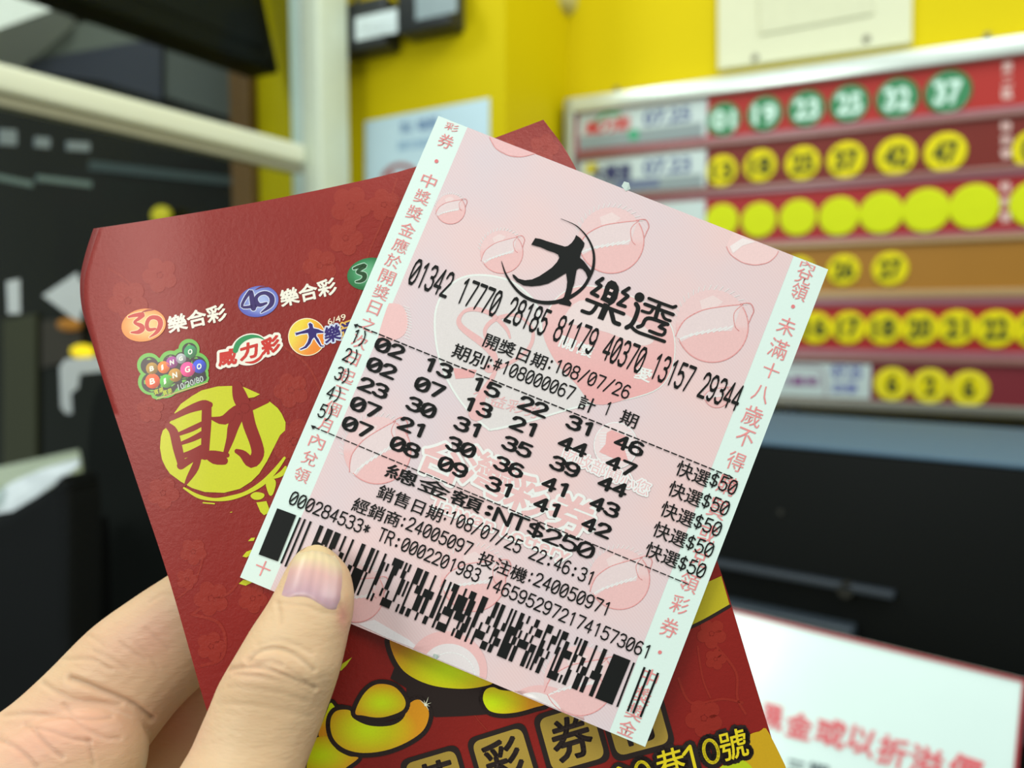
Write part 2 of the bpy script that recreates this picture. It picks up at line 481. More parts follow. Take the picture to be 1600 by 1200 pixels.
lamp('indicator_lamp', 122, 507, 26, 9, 'dull orange light just below the arrow sticker', mat('lit_orange', (176, 112, 34), emit=0.25))
pane('poster', [(8, 500), (60, 490), (60, 740), (8, 730)], (66, 64, 42), 'olive brown sheet standing behind the glass beside the arrow', 'sheet')
pane('poster', [(70, 500), (132, 500), (132, 560), (70, 575)], (62, 52, 44), 'brown sheet behind the glass under the arrow', 'sheet', off=0.002)

# aluminium column and partition with rail and glass
alu = mat('cream_aluminium', (232, 234, 212), rough=0.38, spec=0.5, var=0.03, scale=5)
alub = mat('pale_profile', (212, 228, 218), rough=0.25, spec=0.6, var=0.03, scale=5)
CC = hit(512, 500, FP + Nn * 0.05, Nn); CC.z = 0
col_o = empty('partition_column', CC, 'pale cream aluminium column where the glass partition meets the yellow wall', 'column')
kx = (CC - Vector((CAM.x, CAM.y, 0))).length / F
slab('profile', CC - R * (40 * kx), 36 * kx, 0.03, 2.6, alub, col_o, 0.004)
slab('profile', CC - R * (2 * kx), 22 * kx, 0.05, 2.6, alub, col_o, 0.005)
slab('post', CC + R * (16 * kx), 34 * kx, 0.07, 2.6, mat('post_cream', (204, 212, 190), rough=0.4), col_o, 0.006)
# the rail runs from the column towards the camera side
rail_o = empty('glass_partition', CC + Nn * 0.05 + Z * 1.2, 'cream framed glass partition with a wide rail running to the column', 'partition')
dc = (hit(505, 240, CC, R) - CAM).dot(FWD)
RP = CC + R * (10 * kx)
def onp(x, y): return hit(x, y, RP, R)
zt = onp(505, 238).z; zb = onp(505, 268).z
box('rail', RP + Nn * 0.07 + Z * zb - R * 0.03, R * 0.045, Nn * 1.5, Z * (zt - zb), alu, rail_o, 0.006)
box('rail', RP + Nn * 0.07 + Z * (zb - 0.012) - R * 0.012, R * 0.02, Nn * 1.5, Z * 0.012, mat('grey_underside', (150, 146, 124), rough=0.5), rail_o)  # darker strip below the rail face, stands for its underside
gm = bpy.data.materials.new('clear_glass'); gm.use_nodes = True
nt = gm.node_tree; nt.nodes.clear()
out = nt.nodes.new('ShaderNodeOutputMaterial'); mx = nt.nodes.new('ShaderNodeMixShader'); tr = nt.nodes.new('ShaderNodeBsdfTransparent')
gl = nt.nodes.new('ShaderNodeBsdfGlossy'); fr = nt.nodes.new('ShaderNodeFresnel'); nz = nt.nodes.new('ShaderNodeTexNoise')
gl.inputs['Roughness'].default_value = 0.04; fr.inputs['IOR'].default_value = 1.07; nz.inputs['Scale'].default_value = 4
tr.inputs['Color'].default_value = (0.93, 0.97, 0.95, 1)
bp = nt.nodes.new('ShaderNodeBump'); bp.inputs['Strength'].default_value = 0.02
nt.links.new(nz.outputs['Fac'], bp.inputs['Height']); nt.links.new(bp.outputs['Normal'], gl.inputs['Normal'])
nt.links.new(fr.outputs[0], mx.inputs[0]); nt.links.new(tr.outputs[0], mx.inputs[1]); nt.links.new(gl.outputs[0], mx.inputs[2]); nt.links.new(mx.outputs[0], out.inputs['Surface'])
GZ = 1.30
box('glass_pane', RP + Nn * 0.07 + Z * GZ - R * 0.004, R * 0.004, Nn * 1.3, Z * (zb - 0.012 - GZ), gm, rail_o)
box('glass_pane', RP + Nn * 0.07 + Z * zt - R * 0.004, R * 0.004, Nn * 1.3, Z * 0.5, gm, rail_o)
GP = RP + R * 0.0006
def sticker(name, pts, label):
    o = prism(name, [hit(x, y, GP, R) for x, y in pts], R * 0.001, mat('white_vinyl', (200, 208, 216), rough=0.5))
    return tag(o, label, 'sticker')
sticker('arrow_sticker', [(66, 462), (104, 437), (120, 426), (124, 440), (170, 437), (170, 482), (128, 484), (124, 502), (112, 496)], 'white left pointing arrow sticker on the glass beside the envelope')
sticker('corner_sticker', [(93, 574), (102, 561), (180, 556), (180, 578), (124, 584), (121, 606), (110, 614), (112, 646), (102, 646), (95, 636)], 'white corner bracket sticker on the glass below the arrow')
sticker('strip_sticker', [(10, 440), (30, 436), (31, 490), (12, 490)], 'short white upright strip sticker on the glass')
# white reflections high on the glass, made as thin pale pieces
for k, (x, y, ww, hh, lab) in enumerate(((10, 214, 26, 24, 'white reflection under the rail nearest the frame edge'), (64, 222, 22, 16, 'white reflection under the rail, the middle one of three'), (120, 228, 34, 14, 'long white reflection under the rail, closest to the column'))):
    o = prism('glass_glint', [hit(a, b, GP, R) for a, b in ((x - ww / 2, y - hh / 2), (x + ww / 2, y - hh / 2 + 2), (x + ww / 2, y + hh / 2 + 2), (x - ww / 2, y + hh / 2))], R * 0.004, mat('dim_white', (118, 130, 136), rough=0.4)); tag(o, lab, 'clip')
for k, (a, b, lab) in enumerate((((-10, 272), (48, 284), 'short pale reflection streak on the glass at the frame edge'), ((56, 274), (140, 284), 'longer pale reflection streak on the glass'))):  # pale reflections in the glass, made as thin strips
    o = prism('glass_streak', [hit(x, y, GP, R) for x, y in (a, b, (b[0], b[1] + 9), (a[0], a[1] + 9))], R * 0.004, mat('dim_grey', (92, 112, 112), rough=0.4)); tag(o, lab, 'reflection')
# counter top below the partition
cz = CAM.z - 0.205
cream = mat('cream_top', (222, 224, 206), rough=0.4)
def onz(x, y, z):
    r = ray(x, y); return CAM + r * ((z - CAM.z) / r.z)
o = prism('counter', [onz(-90, 748, cz), onz(124, 702, cz), onz(128, 722, cz), onz(-90, 786, cz)], Z * -0.04, cream, bevel=0.003)
tag(o, 'pale cream counter ledge under the glass partition', 'counter')

# black screen hanging above
blackp = mat('black_plastic', (9, 10, 10), rough=0.6, spec=0.12, var=0.2, scale=8, bump=0.1)
scrn = empty('hanging_screen', P(438, 116, 1.29), 'black flat screen hanging from the ceiling above the partition', 'screen')
A = P(440, 116, 1.29); K_ = 1.36
def shell(o0, back, width, up, m, nm, bv=0.008): return box(nm, o0, back, width, up, m, scrn, bv)
upv = (Z * 1.0 + R * -0.25).normalized()
box('casing', A, Nn * 0.75 * K_, R * -0.05 * K_, upv * 0.42 * K_, blackp, scrn, 0.008)
box('screen_face', A + Nn * 0.02 * K_ + upv * 0.025 * K_ + R * 0.0005, Nn * 0.71 * K_, R * 0.002, upv * 0.38 * K_, mat('screen_glass', (12, 14, 15), rough=0.6, spec=0.1), scrn)
box('bracket', A + Nn * 0.33 * K_ + R * -0.14 + upv * 0.1, Nn * 0.12, R * -0.05, upv * 0.3, blackp, scrn, 0.003)

# pale ceiling beam in the corner of the picture
bm_ = prism('beam', [P(-60, -40, 1.6), P(84, -40, 1.6), P(84, 14, 1.6), P(-60, 66, 1.6)], FWD * 0.2, mat('pale_plaster', (236, 236, 226), rough=0.7)); bm_.name = 'trim_2'; tag(bm_, kind='structure')

# ------------------------------------------------------------------ results board
BS = lambda x: (hit(x, 500, P0, Nn) - P0).dot(R)
BZ = lambda y: hit(1350, y, P0, Nn).z
def bslab(name, x0, x1, y0, y1, t0, t1, m, parent, bevel=0):
    s0, s1, z0, z1 = BS(x0), BS(x1), BZ(y1), BZ(y0)
    o0 = Vector((P0.x, P0.y, 0)) + R * s0 + Z * z0 + Nn * t0
    return box(name, o0, R * (s1 - s0), Nn * (t1 - t0), Z * (z1 - z0), m, parent, bevel)
XR = 1780
bo = Vector((P0.x, P0.y, BZ(640)))
board = empty('results_board', bo, 'wide red lottery results board with aluminium frame on the yellow wall', 'board')
silver = mat('silver_rail', (176, 184, 178), rough=0.28, metal=0.6, var=0.04)
bslab('backing', 890, XR, 110, 634, -0.034, -0.006, mat('board_back', (120, 52, 46), rough=0.6), board)
bslab('frame_rail', 884, XR, 92, 119, -0.034, 0.012, mat('bright_rail', (214, 222, 214), rough=0.25, metal=0.3), board, 0.002)
bslab('frame_rail', 884, XR, 625, 641, -0.034, 0.01, mat('grey_rail', (120, 118, 108), rough=0.35, metal=0.3), board, 0.002)
bslab('frame_rail', 884, 898, 92, 641, -0.034, 0.012, silver, board, 0.002)
red1 = mat('row_red', (172, 44, 38), rough=0.3, var=0.05, scale=12)
rows = [(119, 190, (172, 46, 40)), (206, 276, (116, 38, 30)), (292, 369, (160, 36, 38)), (384, 454, (158, 108, 36)), (478, 546, (160, 34, 34)), (566, 626, (118, 40, 48))]
for a, b, c in rows:
    bslab('row_panel', 898, XR, a, b, -0.006, 0.0, mat('row_%d_%d' % (a, c[0]), c, rough=0.45, spec=.2, var=0.05, scale=12), board)
lipm = mat('channel_lip', (138, 92, 84), rough=0.3, spec=0.6, var=0.08); lipt = mat('channel_tan', (168, 136, 92), rough=0.35)
lipp = mat('channel_pink', (148, 88, 98), rough=0.3)
for a, b, m in ((190, 198, lipp), (198, 206, lipm), (276, 284, lipm), (284, 292, lipp), (369, 376, lipp), (376, 384, lipt), (454, 466, lipt), (466, 478, lipp), (546, 556, lipp), (556, 566, lipm)):
    bslab('channel', 898, XR, a, b, -0.006, 0.005 if m is not lipp else 0.003, m, board, 0.001)
bsurf = lambda off: (lambda x, y, o=0.0: hit(x, y, P0 + Nn * (off + o), Nn))
card = mat('card_white', (186, 200, 198), rough=0.3, var=0.03)
inkm = bpy.data.materials.new('printed_ink'); inkm.use_nodes = True
nt = inkm.node_tree; b_ = nt.nodes['Principled BSDF']; at = nt.nodes.new('ShaderNodeVertexColor'); at.layer_name = 'ink'
tn = nt.nodes.new('ShaderNodeTexNoise'); tn.inputs['Scale'].default_value = 3000; tn.inputs['Detail'].default_value = 2
tcn = nt.nodes.new('ShaderNodeTexCoord'); nt.links.new(tcn.outputs['Object'], tn.inputs['Vector'])
mr = nt.nodes.new('ShaderNodeMapRange'); mr.inputs['To Min'].default_value = 0.93; mr.inputs['To Max'].default_value = 1.07; nt.links.new(tn.outputs['Fac'], mr.inputs['Value'])
mm_ = nt.nodes.new('ShaderNodeMix'); mm_.data_type = 'RGBA'; mm_.blend_type = 'MULTIPLY'; mm_.inputs[0].default_value = 1
nt.links.new(at.outputs['Color'], mm_.inputs[6]); nt.links.new(mr.outputs[0], mm_.inputs[7]); nt.links.new(mm_.outputs[2], b_.inputs['Base Color'])
b_.inputs['Roughness'].default_value = 0.6; b_.inputs['Specular IOR Level'].default_value = 0.25
grey_strip = (140, 152, 154)
for (a, b), x0, x1, k in (((119, 190), 903, 1099, 0), ((206, 276), 903, 1099, 1), ((292, 369), 903, 1099, 2), ((566, 626), 1180, 1364, 3)):
    c = bslab('label_card', x0, x1, a + 3, b - 3, 0.0, 0.002, card, board)
def lc(x, y0, y1):           # sheet position from a column x and a level taken at column 1350
    p = lambda yy: scr(hit(1350, yy, P0, Nn) - R * (BS(1350) - BS(x)))
    return p(y0), p(y1)
def row_y(x, y):             # picture height at column x of the board level y (read at column 1350)
    q = Vector((P0.x, P0.y, 0)) + R * BS(x) + Z * BZ(y)
    return scr(q)[1]
ik = Ink(bsurf(0.0021), maxlen=400, step=0.0002)
def rowtext(s, x0, x1, ya, yb, col, bold=0.0, layer=1):
    p0 = (x0, row_y(x0, yb)); p1 = (x1, row_y(x1, yb)); up = (0, row_y(x0, ya) - row_y(x0, yb))
    ik.text(s, p0, p1, up, col, layer, bold=bold)
def rowquad(x0, x1, ya, yb, col, layer=1):
    ik.poly([(x0, row_y(x0, ya)), (x1, row_y(x1, ya)), (x1, row_y(x1, yb)), (x0, row_y(x0, yb))], col, layer)
rowquad(905, 1098, 162, 187, grey_strip); rowquad(905, 1098, 250, 273, grey_strip)
rowtext('威力彩', 915, 985, 135, 160, (196, 60, 56), 2.0, 2)
ik.line([(930, row_y(930, 140)), (945, row_y(945, 127)), (968, row_y(968, 130))], 6, (90, 170, 120), 2, smooth=4)
rowtext('07.25', 1006, 1078, 132, 156, (84, 96, 140), 2.0, 2)
ik.disc(990, row_y(990, 170), 9, 9, 0, (70, 160, 120), 2)
rowtext('大樂透', 925, 985, 220, 250, (60, 62, 100), 2.5, 2)
ik.disc(925, row_y(925, 224), 12, 10, 0, (205, 190, 60), 1)
rowtext('07.23', 1006, 1078, 218, 244, (84, 96, 140), 2.0, 2)
rowquad(960, 1030, 252, 266, (100, 110, 140), 2)
rowtext('3星彩', 1226, 1280, 592, 606, (130, 80, 130), 1.5, 2)
ik.line([(1215, row_y(1215, 576)), (1275, row_y(1275, 576)), (1287, row_y(1287, 590)), (1290, row_y(1290, 620))], 4, (150, 140, 150), 2, smooth=4)
rowtext('07.25', 1300, 1346, 572, 592, (90, 96, 160), 1.6, 2)
rowtext('四季', 1302, 1340, 600, 616, (100, 108, 170), 1.0, 2)
ik.build('card_print', inkm, board)
ik = Ink(bsurf(0.0008), maxlen=400, step=0.0002)
for x, ya, yb, s in ((1574, 126, 184, '第二區'), (1572, 212, 270, '特別號'), (1571, 298, 362, '特別號')):
    for j, ch in enumerate(s):
        y0 = ya + (yb - ya) * j / 3 + 2; y1 = ya + (yb - ya) * (j + 1) / 3 - 4
        rowtext(ch, x - 8, x + 8, y0, y1, (226, 190, 182), 1.0)
ik.build('row_caption', inkm, board)
hookm = mat('hook_metal', (96, 96, 84), rough=0.4, metal=0.5)
for x, y in ((957, 96), (1522, 96)):
    q = Vector((P0.x, P0.y, 0)) + R * BS(x) + Z * (BZ(y) - 0.004) - Nn * 0.01
    tube('hanger', [q, q + Z * 0.016, q + Z * 0.018 + Nn * 0.004], 0.0045, hookm, board)
q = Vector((P0.x, P0.y, 0)) + R * BS(1237) + Z * BZ(641)
tube('knob', [q - Nn * 0.012, q - Nn * 0.012 - Z * 0.02], 0.011, mat('dark_knob', (34, 32, 26), rough=0.5), board, 14)

# number magnets: each lies on the board by itself
def magnet(x, y, r, num, body, ink, label, group, ring=None, big=1.0):
    c0 = hit(x, y, P0, Nn); k = (c0 - CAM).dot(FWD) / F; rr = r * k
    n = 28; V = []; Fc = []
    for t, q in ((0.0002, rr * 0.985), (0.0022, rr), (0.003, rr * 0.93)):
        V += [c0 + Nn * t + R * (q * math.cos(2 * math.pi * i / n)) + Z * (q * math.sin(2 * math.pi * i / n)) for i in range(n)]
    for j in range(2):
        for i in range(n): Fc.append((j * n + i, j * n + (i + 1) % n, (j + 1) * n + (i + 1) % n, (j + 1) * n + i))
    Fc.append(tuple(range(2 * n, 3 * n))); Fc.append(tuple(range(n))[::-1])
    o = mk('number_magnet', V, Fc, body, smooth=False); finish_normals(o)
    tag(o, label, 'magnet', group)
    if ring:
        ikr = Ink(bsurf(0.0031), maxlen=400, step=0.0001)
        ikr.line(ikr.ellpts(x, y, r * 0.86, r * 0.86), r * 0.07, ring, 0)
        ikr.build('ring', inkm, o)
    if num:
        i2 = Ink(bsurf(0.0032), maxlen=400, step=0.0001)
        wd, hg = r * (0.62 if len(num) > 1 else 0.3) * big, r * 0.52 * big
        sl = -0.07
        i2.text(num, (x - wd, y + hg - wd * sl), (x + wd, y + hg + wd * sl), (0, -2 * hg), ink, 1, bold=r * 0.13)
        i2.build('numeral', inkm, o)
    return o
green = mat('magnet_green', (14, 118, 66), rough=0.5, spec=.15); yel = mat('magnet_yellow', (222, 206, 12), rough=0.5, spec=.15); yel2 = mat('magnet_lemon', (206, 214, 20), rough=0.5, spec=.12)
gw = {'01': 'beside the label card', '19': 'second from the card', '23': 'third from the card', '25': 'fourth from the card', '32': 'second largest', '37': 'largest and nearest the caption'}
for (x, y, r, s) in ((1131, 187, 26, '01'), (1195, 178, 27, '19'), (1260, 170, 28, '23'), (1327, 162, 29, '25'), (1402, 154, 31, '32'), (1481, 144, 33, '37')):
    magnet(x, y, r, s, green, (206, 234, 220), 'green round magnet reading %s, %s in the top row' % (s, gw[s]), 'green number magnets in the top row', ring=(150, 190, 160))
dk = (74, 74, 20)
yw = {'13': 'half hidden beside the label card', '18': 'second from the label card', '25': 'third from the label card', '37': 'third from the caption', '42': 'second from the caption', '47': 'beside the caption'}
fw = {'16': 'cut by the ticket edge', '17': 'nearest fully seen one to the ticket', '18': 'second whole one from the ticket', '20': 'middle of the row', '21': 'between two even numbers', '22': 'last whole one', '24': 'cut by the picture edge'}
for (x, y, r, s) in ((1128, 267, 24, '13'), (1188, 259, 25, '18'), (1254, 255, 26, '25'), (1322, 250, 28, '37'), (1400, 244, 29, '42'), (1477, 238, 30, '47')):
    magnet(x, y, r, s, yel, dk, 'yellow magnet reading %s on the dark red row, %s' % (s, yw[s]), 'yellow number magnets on the second row')
magnet(1617, 233, 31, '08', yel, dk, 'yellow magnet cut by the picture edge beside the second row caption', 'yellow number magnets on the second row')
words = ['leftmost, half hidden by the ticket', 'second from the ticket', 'third from the ticket', 'fourth from the ticket', 'third from the caption', 'second from the caption', 'next to the white caption', 'at the picture edge past the caption']
for (x, y, r), wd in zip(((1128, 345, 26), (1186, 344, 27), (1247, 340, 28), (1311, 338, 30), (1377, 333, 32), (1447, 329, 34), (1522, 323, 35), (1618, 318, 36)), words):
    magnet(x, y, r, None, yel2, None, 'blank lemon yellow magnet in the third row, ' + wd, 'blank yellow magnets in the third row')
for (x, y, r, s) in ((1318, 422, 24, '26'), (1391, 420, 26, '27')):
    magnet(x, y, r, s, yel, (60, 66, 16), 'yellow magnet reading %s on the orange row, %s' % (s, 'touching the ticket corner' if s == '26' else 'standing free'), 'yellow number magnets on the orange row')
magnet(1248, 424, 23, '19', yel, (60, 66, 16), 'yellow magnet on the orange row mostly hidden by the ticket', 'yellow number magnets on the orange row')
for (x, y, r, s) in ((1274, 512, 25, '16'), (1326, 512, 25.5, '17'), (1381, 513, 26, '18'), (1437, 513, 27, '20'), (1495, 512, 27.5, '21'), (1556, 514, 29, '22'), (1619, 515, 30, '24')):
    magnet(x, y, r, s, yel, (66, 72, 22), 'yellow magnet reading %s in the close packed row, %s' % (s, fw[s]), 'yellow number magnets in the fifth row')
for (x, y, r, s, wd) in ((1394, 600, 26, '6', 'next to the white label card'), (1453, 603, 27, '2', 'between two magnets reading 6'), (1514, 607, 28, '6', 'last in the row')):
    magnet(x, y, r, s, yel, (74, 74, 24), 'yellow magnet reading %s in the bottom row, %s' % (s, wd), 'yellow number magnets in the bottom row', ring=(232, 220, 90), big=0.95)

# cream meter cover with screws, above the board
WF = WP
ws = lambda x, y, o=0.0: hit(x, y, WF + Nn * o, Nn)
cover = empty('fuse_box_cover', ws(1275, 95, 0.0), 'cream metal fuse box cover screwed to the yellow wall', 'cover')
creamm = mat('cream_metal', (208, 208, 176), rough=0.4, var=0.03)
prism('cover_plate', [ws(1123, -60), ws(1427, -60), ws(1425, 71), ws(1124, 112)], Nn * 0.012, creamm, cover, 0.002)
prism('hatch', [ws(1182, -60, .012), ws(1368, -60, .012), ws(1366, 22, .012), ws(1188, 55, .012)], Nn * 0.003, mat('cream_hatch', (204, 204, 172), rough=0.4), cover, 0.001)
for x, y in ((1180, 90), (1354, 61)):
    q = ws(x, y, 0.011); tube('screw', [q, q + Nn * 0.004], [0.006, 0.0045], mat('screw_grey', (120, 116, 100), rough=0.4, metal=0.5), cover, 12)
q = ws(884, 6, 0.0)
o = tube('cable_socket', [q, q + Nn * 0.02, q + Nn * 0.035], [0.022, 0.021, 0.014], mat('old_cream', (186, 176, 110), rough=0.5), seg=18); tag(o, 'round cream cable outlet on the yellow wall near the corner', 'cable outlet')

# two black adapters hanging on the pier
def pf(x, y, o=0.0): return hit(x, y, FP + Nn * o, Nn)
def adapter(x0, y0, x1, y1, lab, lx, labelcol, cords, text):
    e = empty('power_adapter', pf((x0 + x1) / 2, y1), lab, 'adapter', None)
    o0 = pf(x0, y1); wv = (pf(x1, y1) - o0).dot(R); h = (pf(x0, y0) - o0).dot(Z)
    box('body', o0, R * wv, Nn * 0.045, Z * h, mat('adapter_black', (34, 37, 40), rough=0.45, var=0.15), e, 0.006)
    a, b, c, d = lx
    k = 0.045
    o1 = pf(a, d, k); box('label', o1, R * (pf(c, d, k) - o1).dot(R), Nn * 0.0008, Z * (pf(a, b, k) - o1).dot(Z), mat('lab%d' % labelcol[0], labelcol, rough=0.4), e)
    i3 = Ink(lambda x, y, o: pf(x, y, k + 0.001 + o), maxlen=400, step=0.0002)
    for r_ in range(3): i3.line([(a + 5, b + (d - b) * (0.3 + 0.2 * r_)), (c - 6, b + (d - b) * (0.28 + 0.2 * r_))], 1.0, (150, 160, 160), 1)
    i3.build('label_print', inkm, e)
    for cx in cords:
        pts = [pf(cx, y0 + 3, 0.02), pf(cx - 2, y0 - 12, 0.022), pf(cx + 2, y0 - 30, 0.02), pf(cx, y0 - 70, 0.015)]
        tube('cord', pts, [0.008, 0.005, 0.003, 0.003], mat('cord_black', (30, 30, 28), rough=0.5), e)
adapter(551, 24, 628, 98, 'black power adapter with a bright white label beside the column', (556, 28, 621, 64), (226, 238, 240), (557, 600), '')
adapter(646, -34, 728, 68, 'black power adapter with a greyish label, the higher of the two', (650, -16, 714, 32), (146, 162, 166), (680,), '')

# paper notice on the pier
NP = 0.002
nb = prism('notice_sheet', [pf(571, 190, .001), pf(765, 153, .001), pf(765, 300, .001), pf(571, 330, .001)], Nn * 0.001, mat('notice_paper', (198, 224, 236), rough=0.6, var=0.02))
tag(nb, 'pale blue notice with a red ring sign on the yellow pier', 'notice')
i4 = Ink(lambda x, y, o: pf(x, y, 0.0022 + o), maxlen=400, step=0.0001)
i4.text('禁止', (626, 209), (646, 206), (0, -18), (120, 150, 186), 1, bold=1)
i4.text('吸菸', (654, 205), (684, 200), (0, -18), (110, 140, 180), 1, bold=1.5)
i4.text('請勿抽菸', (622, 236), (680, 228), (0, -15), (140, 176, 206), 1, bold=0.6)
i4.line(i4.ellpts(626, 288, 29, 30), 8, (196, 120, 120), 1)
i4.line([(606, 268), (646, 308)], 7, (196, 120, 120), 1)
i4.build('notice_print', inkm, nb)

# ------------------------------------------------------------------ black terminal below the board, sign, left side things
R2 = Vector((1700, 0, 1250)); 
dR = (RGT * 1750 * 1.0 - Vector((0, 1, 0)) * 1250).normalized(); dN = Vector((-1250, -1750, 0)).normalized()
zt2 = CAM.z - 0.119
fA = onz(1200, 690, zt2); 
bk = onz(1185, 642, zt2)
dep = abs((bk - fA).dot(dN))
term = empty('lottery_terminal', fA - Z * 0.3, 'large black terminal with a grey glossy top below the results board', 'terminal')
o0 = fA - dR * 0.22 - Z * 0.36
box('body', o0 - dN * dep, dR * 0.75, dN * dep, Z * (0.36 - 0.004), mat('terminal_black', (10, 12, 11), rough=0.6, spec=0.15, var=0.2, scale=6), term, 0.004)
box('top_plate', o0 - dN * dep + Z * 0.356, dR * 0.75, dN * (dep + 0.001), Z * 0.004, mat('grey_gloss', (78, 102, 122), rough=0.6, spec=0.2), term, 0.0015)
FPn = fA
def tf(x, y, o=0.0): return hit(x, y, FPn + dN * o, dN)
box('ledge', tf(1080, 873), dR * (tf(1400, 920) - tf(1080, 873)).dot(dR), dN * 0.012, Z * 0.006, mat('ledge_grey', (50, 56, 64), rough=0.4), term, 0.001)
box('ledge', tf(1080, 940), dR * (tf(1340, 965) - tf(1080, 940)).dot(dR), dN * 0.022, Z * 0.014, mat('ledge_grey2', (58, 66, 74), rough=0.35), term, 0.002)
q = tf(1325, 918, 0.0); tube('knob', [q, q + dN * 0.012], 0.007, mat('dark_knob', (34, 32, 26)), term, 14)
box('foot_plate', tf(1080, 1010) , dR * 0.4, dN * 0.03, Z * 0.03, mat('foot_dark', (36, 42, 50), rough=0.4), term, 0.003)
q = tf(1220, 800, 0.0); tube('screw', [q, q + dN * 0.002], 0.003, mat('dark_knob', (34, 32, 26)), term, 10)

sh = bslab('gap_strip', 884, XR, 650, 800, -0.034, 0.004, mat('gap_black', (16, 16, 15), rough=0.6, spec=0.2), None, 0.002)  # darkness of the gap under the board, added as a black strip
tag(sh, 'black strip added for the dark gap under the results board', 'ledge')
# white sign with red border, leaning back in front of the terminal
SA, SB = P(1120, 946, 0.56), P(1604, 1062, 0.47)
sR = (SB - SA); sw = sR.length; sRn = sR.normalized()
sD = (P(1608, 1500, 0.44) - SB); sD = (sD - sRn * sD.dot(sRn)).normalized()
sN = sRn.cross(sD).normalized()
if sN.dot(CAM - SA) < 0: sN = -sN
SO = SA - sRn * 0.12
sign = empty('price_sign', SO + sD * 0.24, 'white sign board with thin red border and red lettering beside the envelope', 'sign')
box('board', SO, sRn * (sw + 0.12), sD * 0.24, -sN * 0.005, mat('sign_white', (230, 248, 242), rough=0.22, spec=0.6, var=0.01), sign, 0.001)
redb = mat('sign_red', (178, 60, 66), rough=0.4)
box('border', SO + sN * 0.0001, sRn * (sw + 0.12), sD * 0.002, sN * 0.0006, redb, sign)
box('border', SO + sRn * (sw + 0.118) + sD * 0.002 + sN * 0.0001, sRn * 0.002, sD * 0.238, sN * 0.0006, redb, sign)
i5 = Ink(lambda x, y, o: hit(x, y, SO + sN * (0.0006 + o), sN), maxlen=500, step=0.0002)
rc = (236, 116, 122)
for ch, bl_, br_, up in (('現', (1192, 1134), (1220, 1142), (3, -36)), ('金', (1226, 1148), (1265, 1158), (7, -38)), ('或', (1272, 1157), (1316, 1172), (9, -40)), ('以', (1322, 1170), (1362, 1186), (10, -40)), ('折', (1368, 1190), (1412, 1204), (10, -44)), ('溢', (1418, 1207), (1468, 1222), (10, -46)), ('價', (1478, 1222), (1528, 1238), (10, -48))):
    i5.text(ch, bl_, br_, up, rc, 1, bold=2.6)
for ch, bl_, br_, up in (('三', (1228, 1206), (1256, 1213), (3, -20)), ('期', (1262, 1216), (1292, 1223), (3, -26))):
    i5.text(ch, bl_, br_, up, (96, 108, 112), 1, bold=1.5)
i5.build('lettering', inkm, sign)

# black chair back and bag at the left
ch = empty('office_chair', P(290, 1200, 0.85), 'black office chair with a tall rounded back behind the envelope', 'chair')
def card3(name, pts, d, thick, m, parent, bevel=0.004):
    return prism(name, [P(x, y, d) for x, y in pts], FWD * thick, m, parent, bevel)
chm = mat('chair_black', (17, 20, 18), rough=0.8, spec=0.12, var=0.15, scale=12, bump=0.3, bscale=200)
card3('backrest', catmull([(131, 760), (140, 640), (158, 592), (200, 568), (300, 560), (420, 566), (470, 640), (490, 900), (480, 1190), (300, 1230), (150, 1200), (132, 950)], 4, True), 0.85, 0.07, chm, ch, 0.006)
card3('seat', [(150, 1190), (520, 1190), (560, 1330), (140, 1330)], 0.8, 0.3, chm, ch, 0.006)
card3('armrest', catmull([(120, 846), (136, 830), (150, 840), (152, 1200), (112, 1200)], 3, True), 0.80, 0.03, mat('arm_black', (8, 9, 9), rough=0.6, spec=0.15), ch, 0.003)
bg = card3('shoulder_bag', catmull([(-90, 860), (-10, 812), (60, 772), (92, 752), (104, 768), (108, 830), (107, 1000), (104, 1230), (-90, 1260)], 4, True), 0.69, 0.06, mat('bag_black', (14, 16, 17), rough=0.7, spec=0.15, var=0.3, scale=10, bump=0.3), None, 0.008)
tag(bg, 'black bag slumped against the counter beside the chair', 'bag')
# crumpled plastic sheet on the counter
V = []; Fc = []; nu, nv = 14, 6
rnd = random.Random(4)
for j in range(nv + 1):
    for i in range(nu + 1):
        u, v_ = i / nu, j / nv
        x = -70 + 195 * u; y = (815 - 98 * u - 16 * math.sin(u * 3.1)) + v_ * (62 - 50 * u * u)
        V.append(P(x, y, 0.858 + 0.005 * rnd.random()))
for j in range(nv):
    for i in range(nu): Fc.append((j * (nu + 1) + i, j * (nu + 1) + i + 1, (j + 1) * (nu + 1) + i + 1, (j + 1) * (nu + 1) + i))
o = mk('plastic_sheet', V, Fc, mat('white_plastic', (238, 246, 250), rough=0.3, var=0.05), smooth=True); tag(o, 'crumpled white plastic sheet lying on the cream counter ledge', 'sheet')
sm = o.modifiers.new('s', 'SOLIDIFY'); sm.thickness = 0.002

# ------------------------------------------------------------------ the ticket
TC = [(685, 181), (1294, 421), (1008, 1167), (375, 902)]
r4 = [ray(*p) for p in TC]
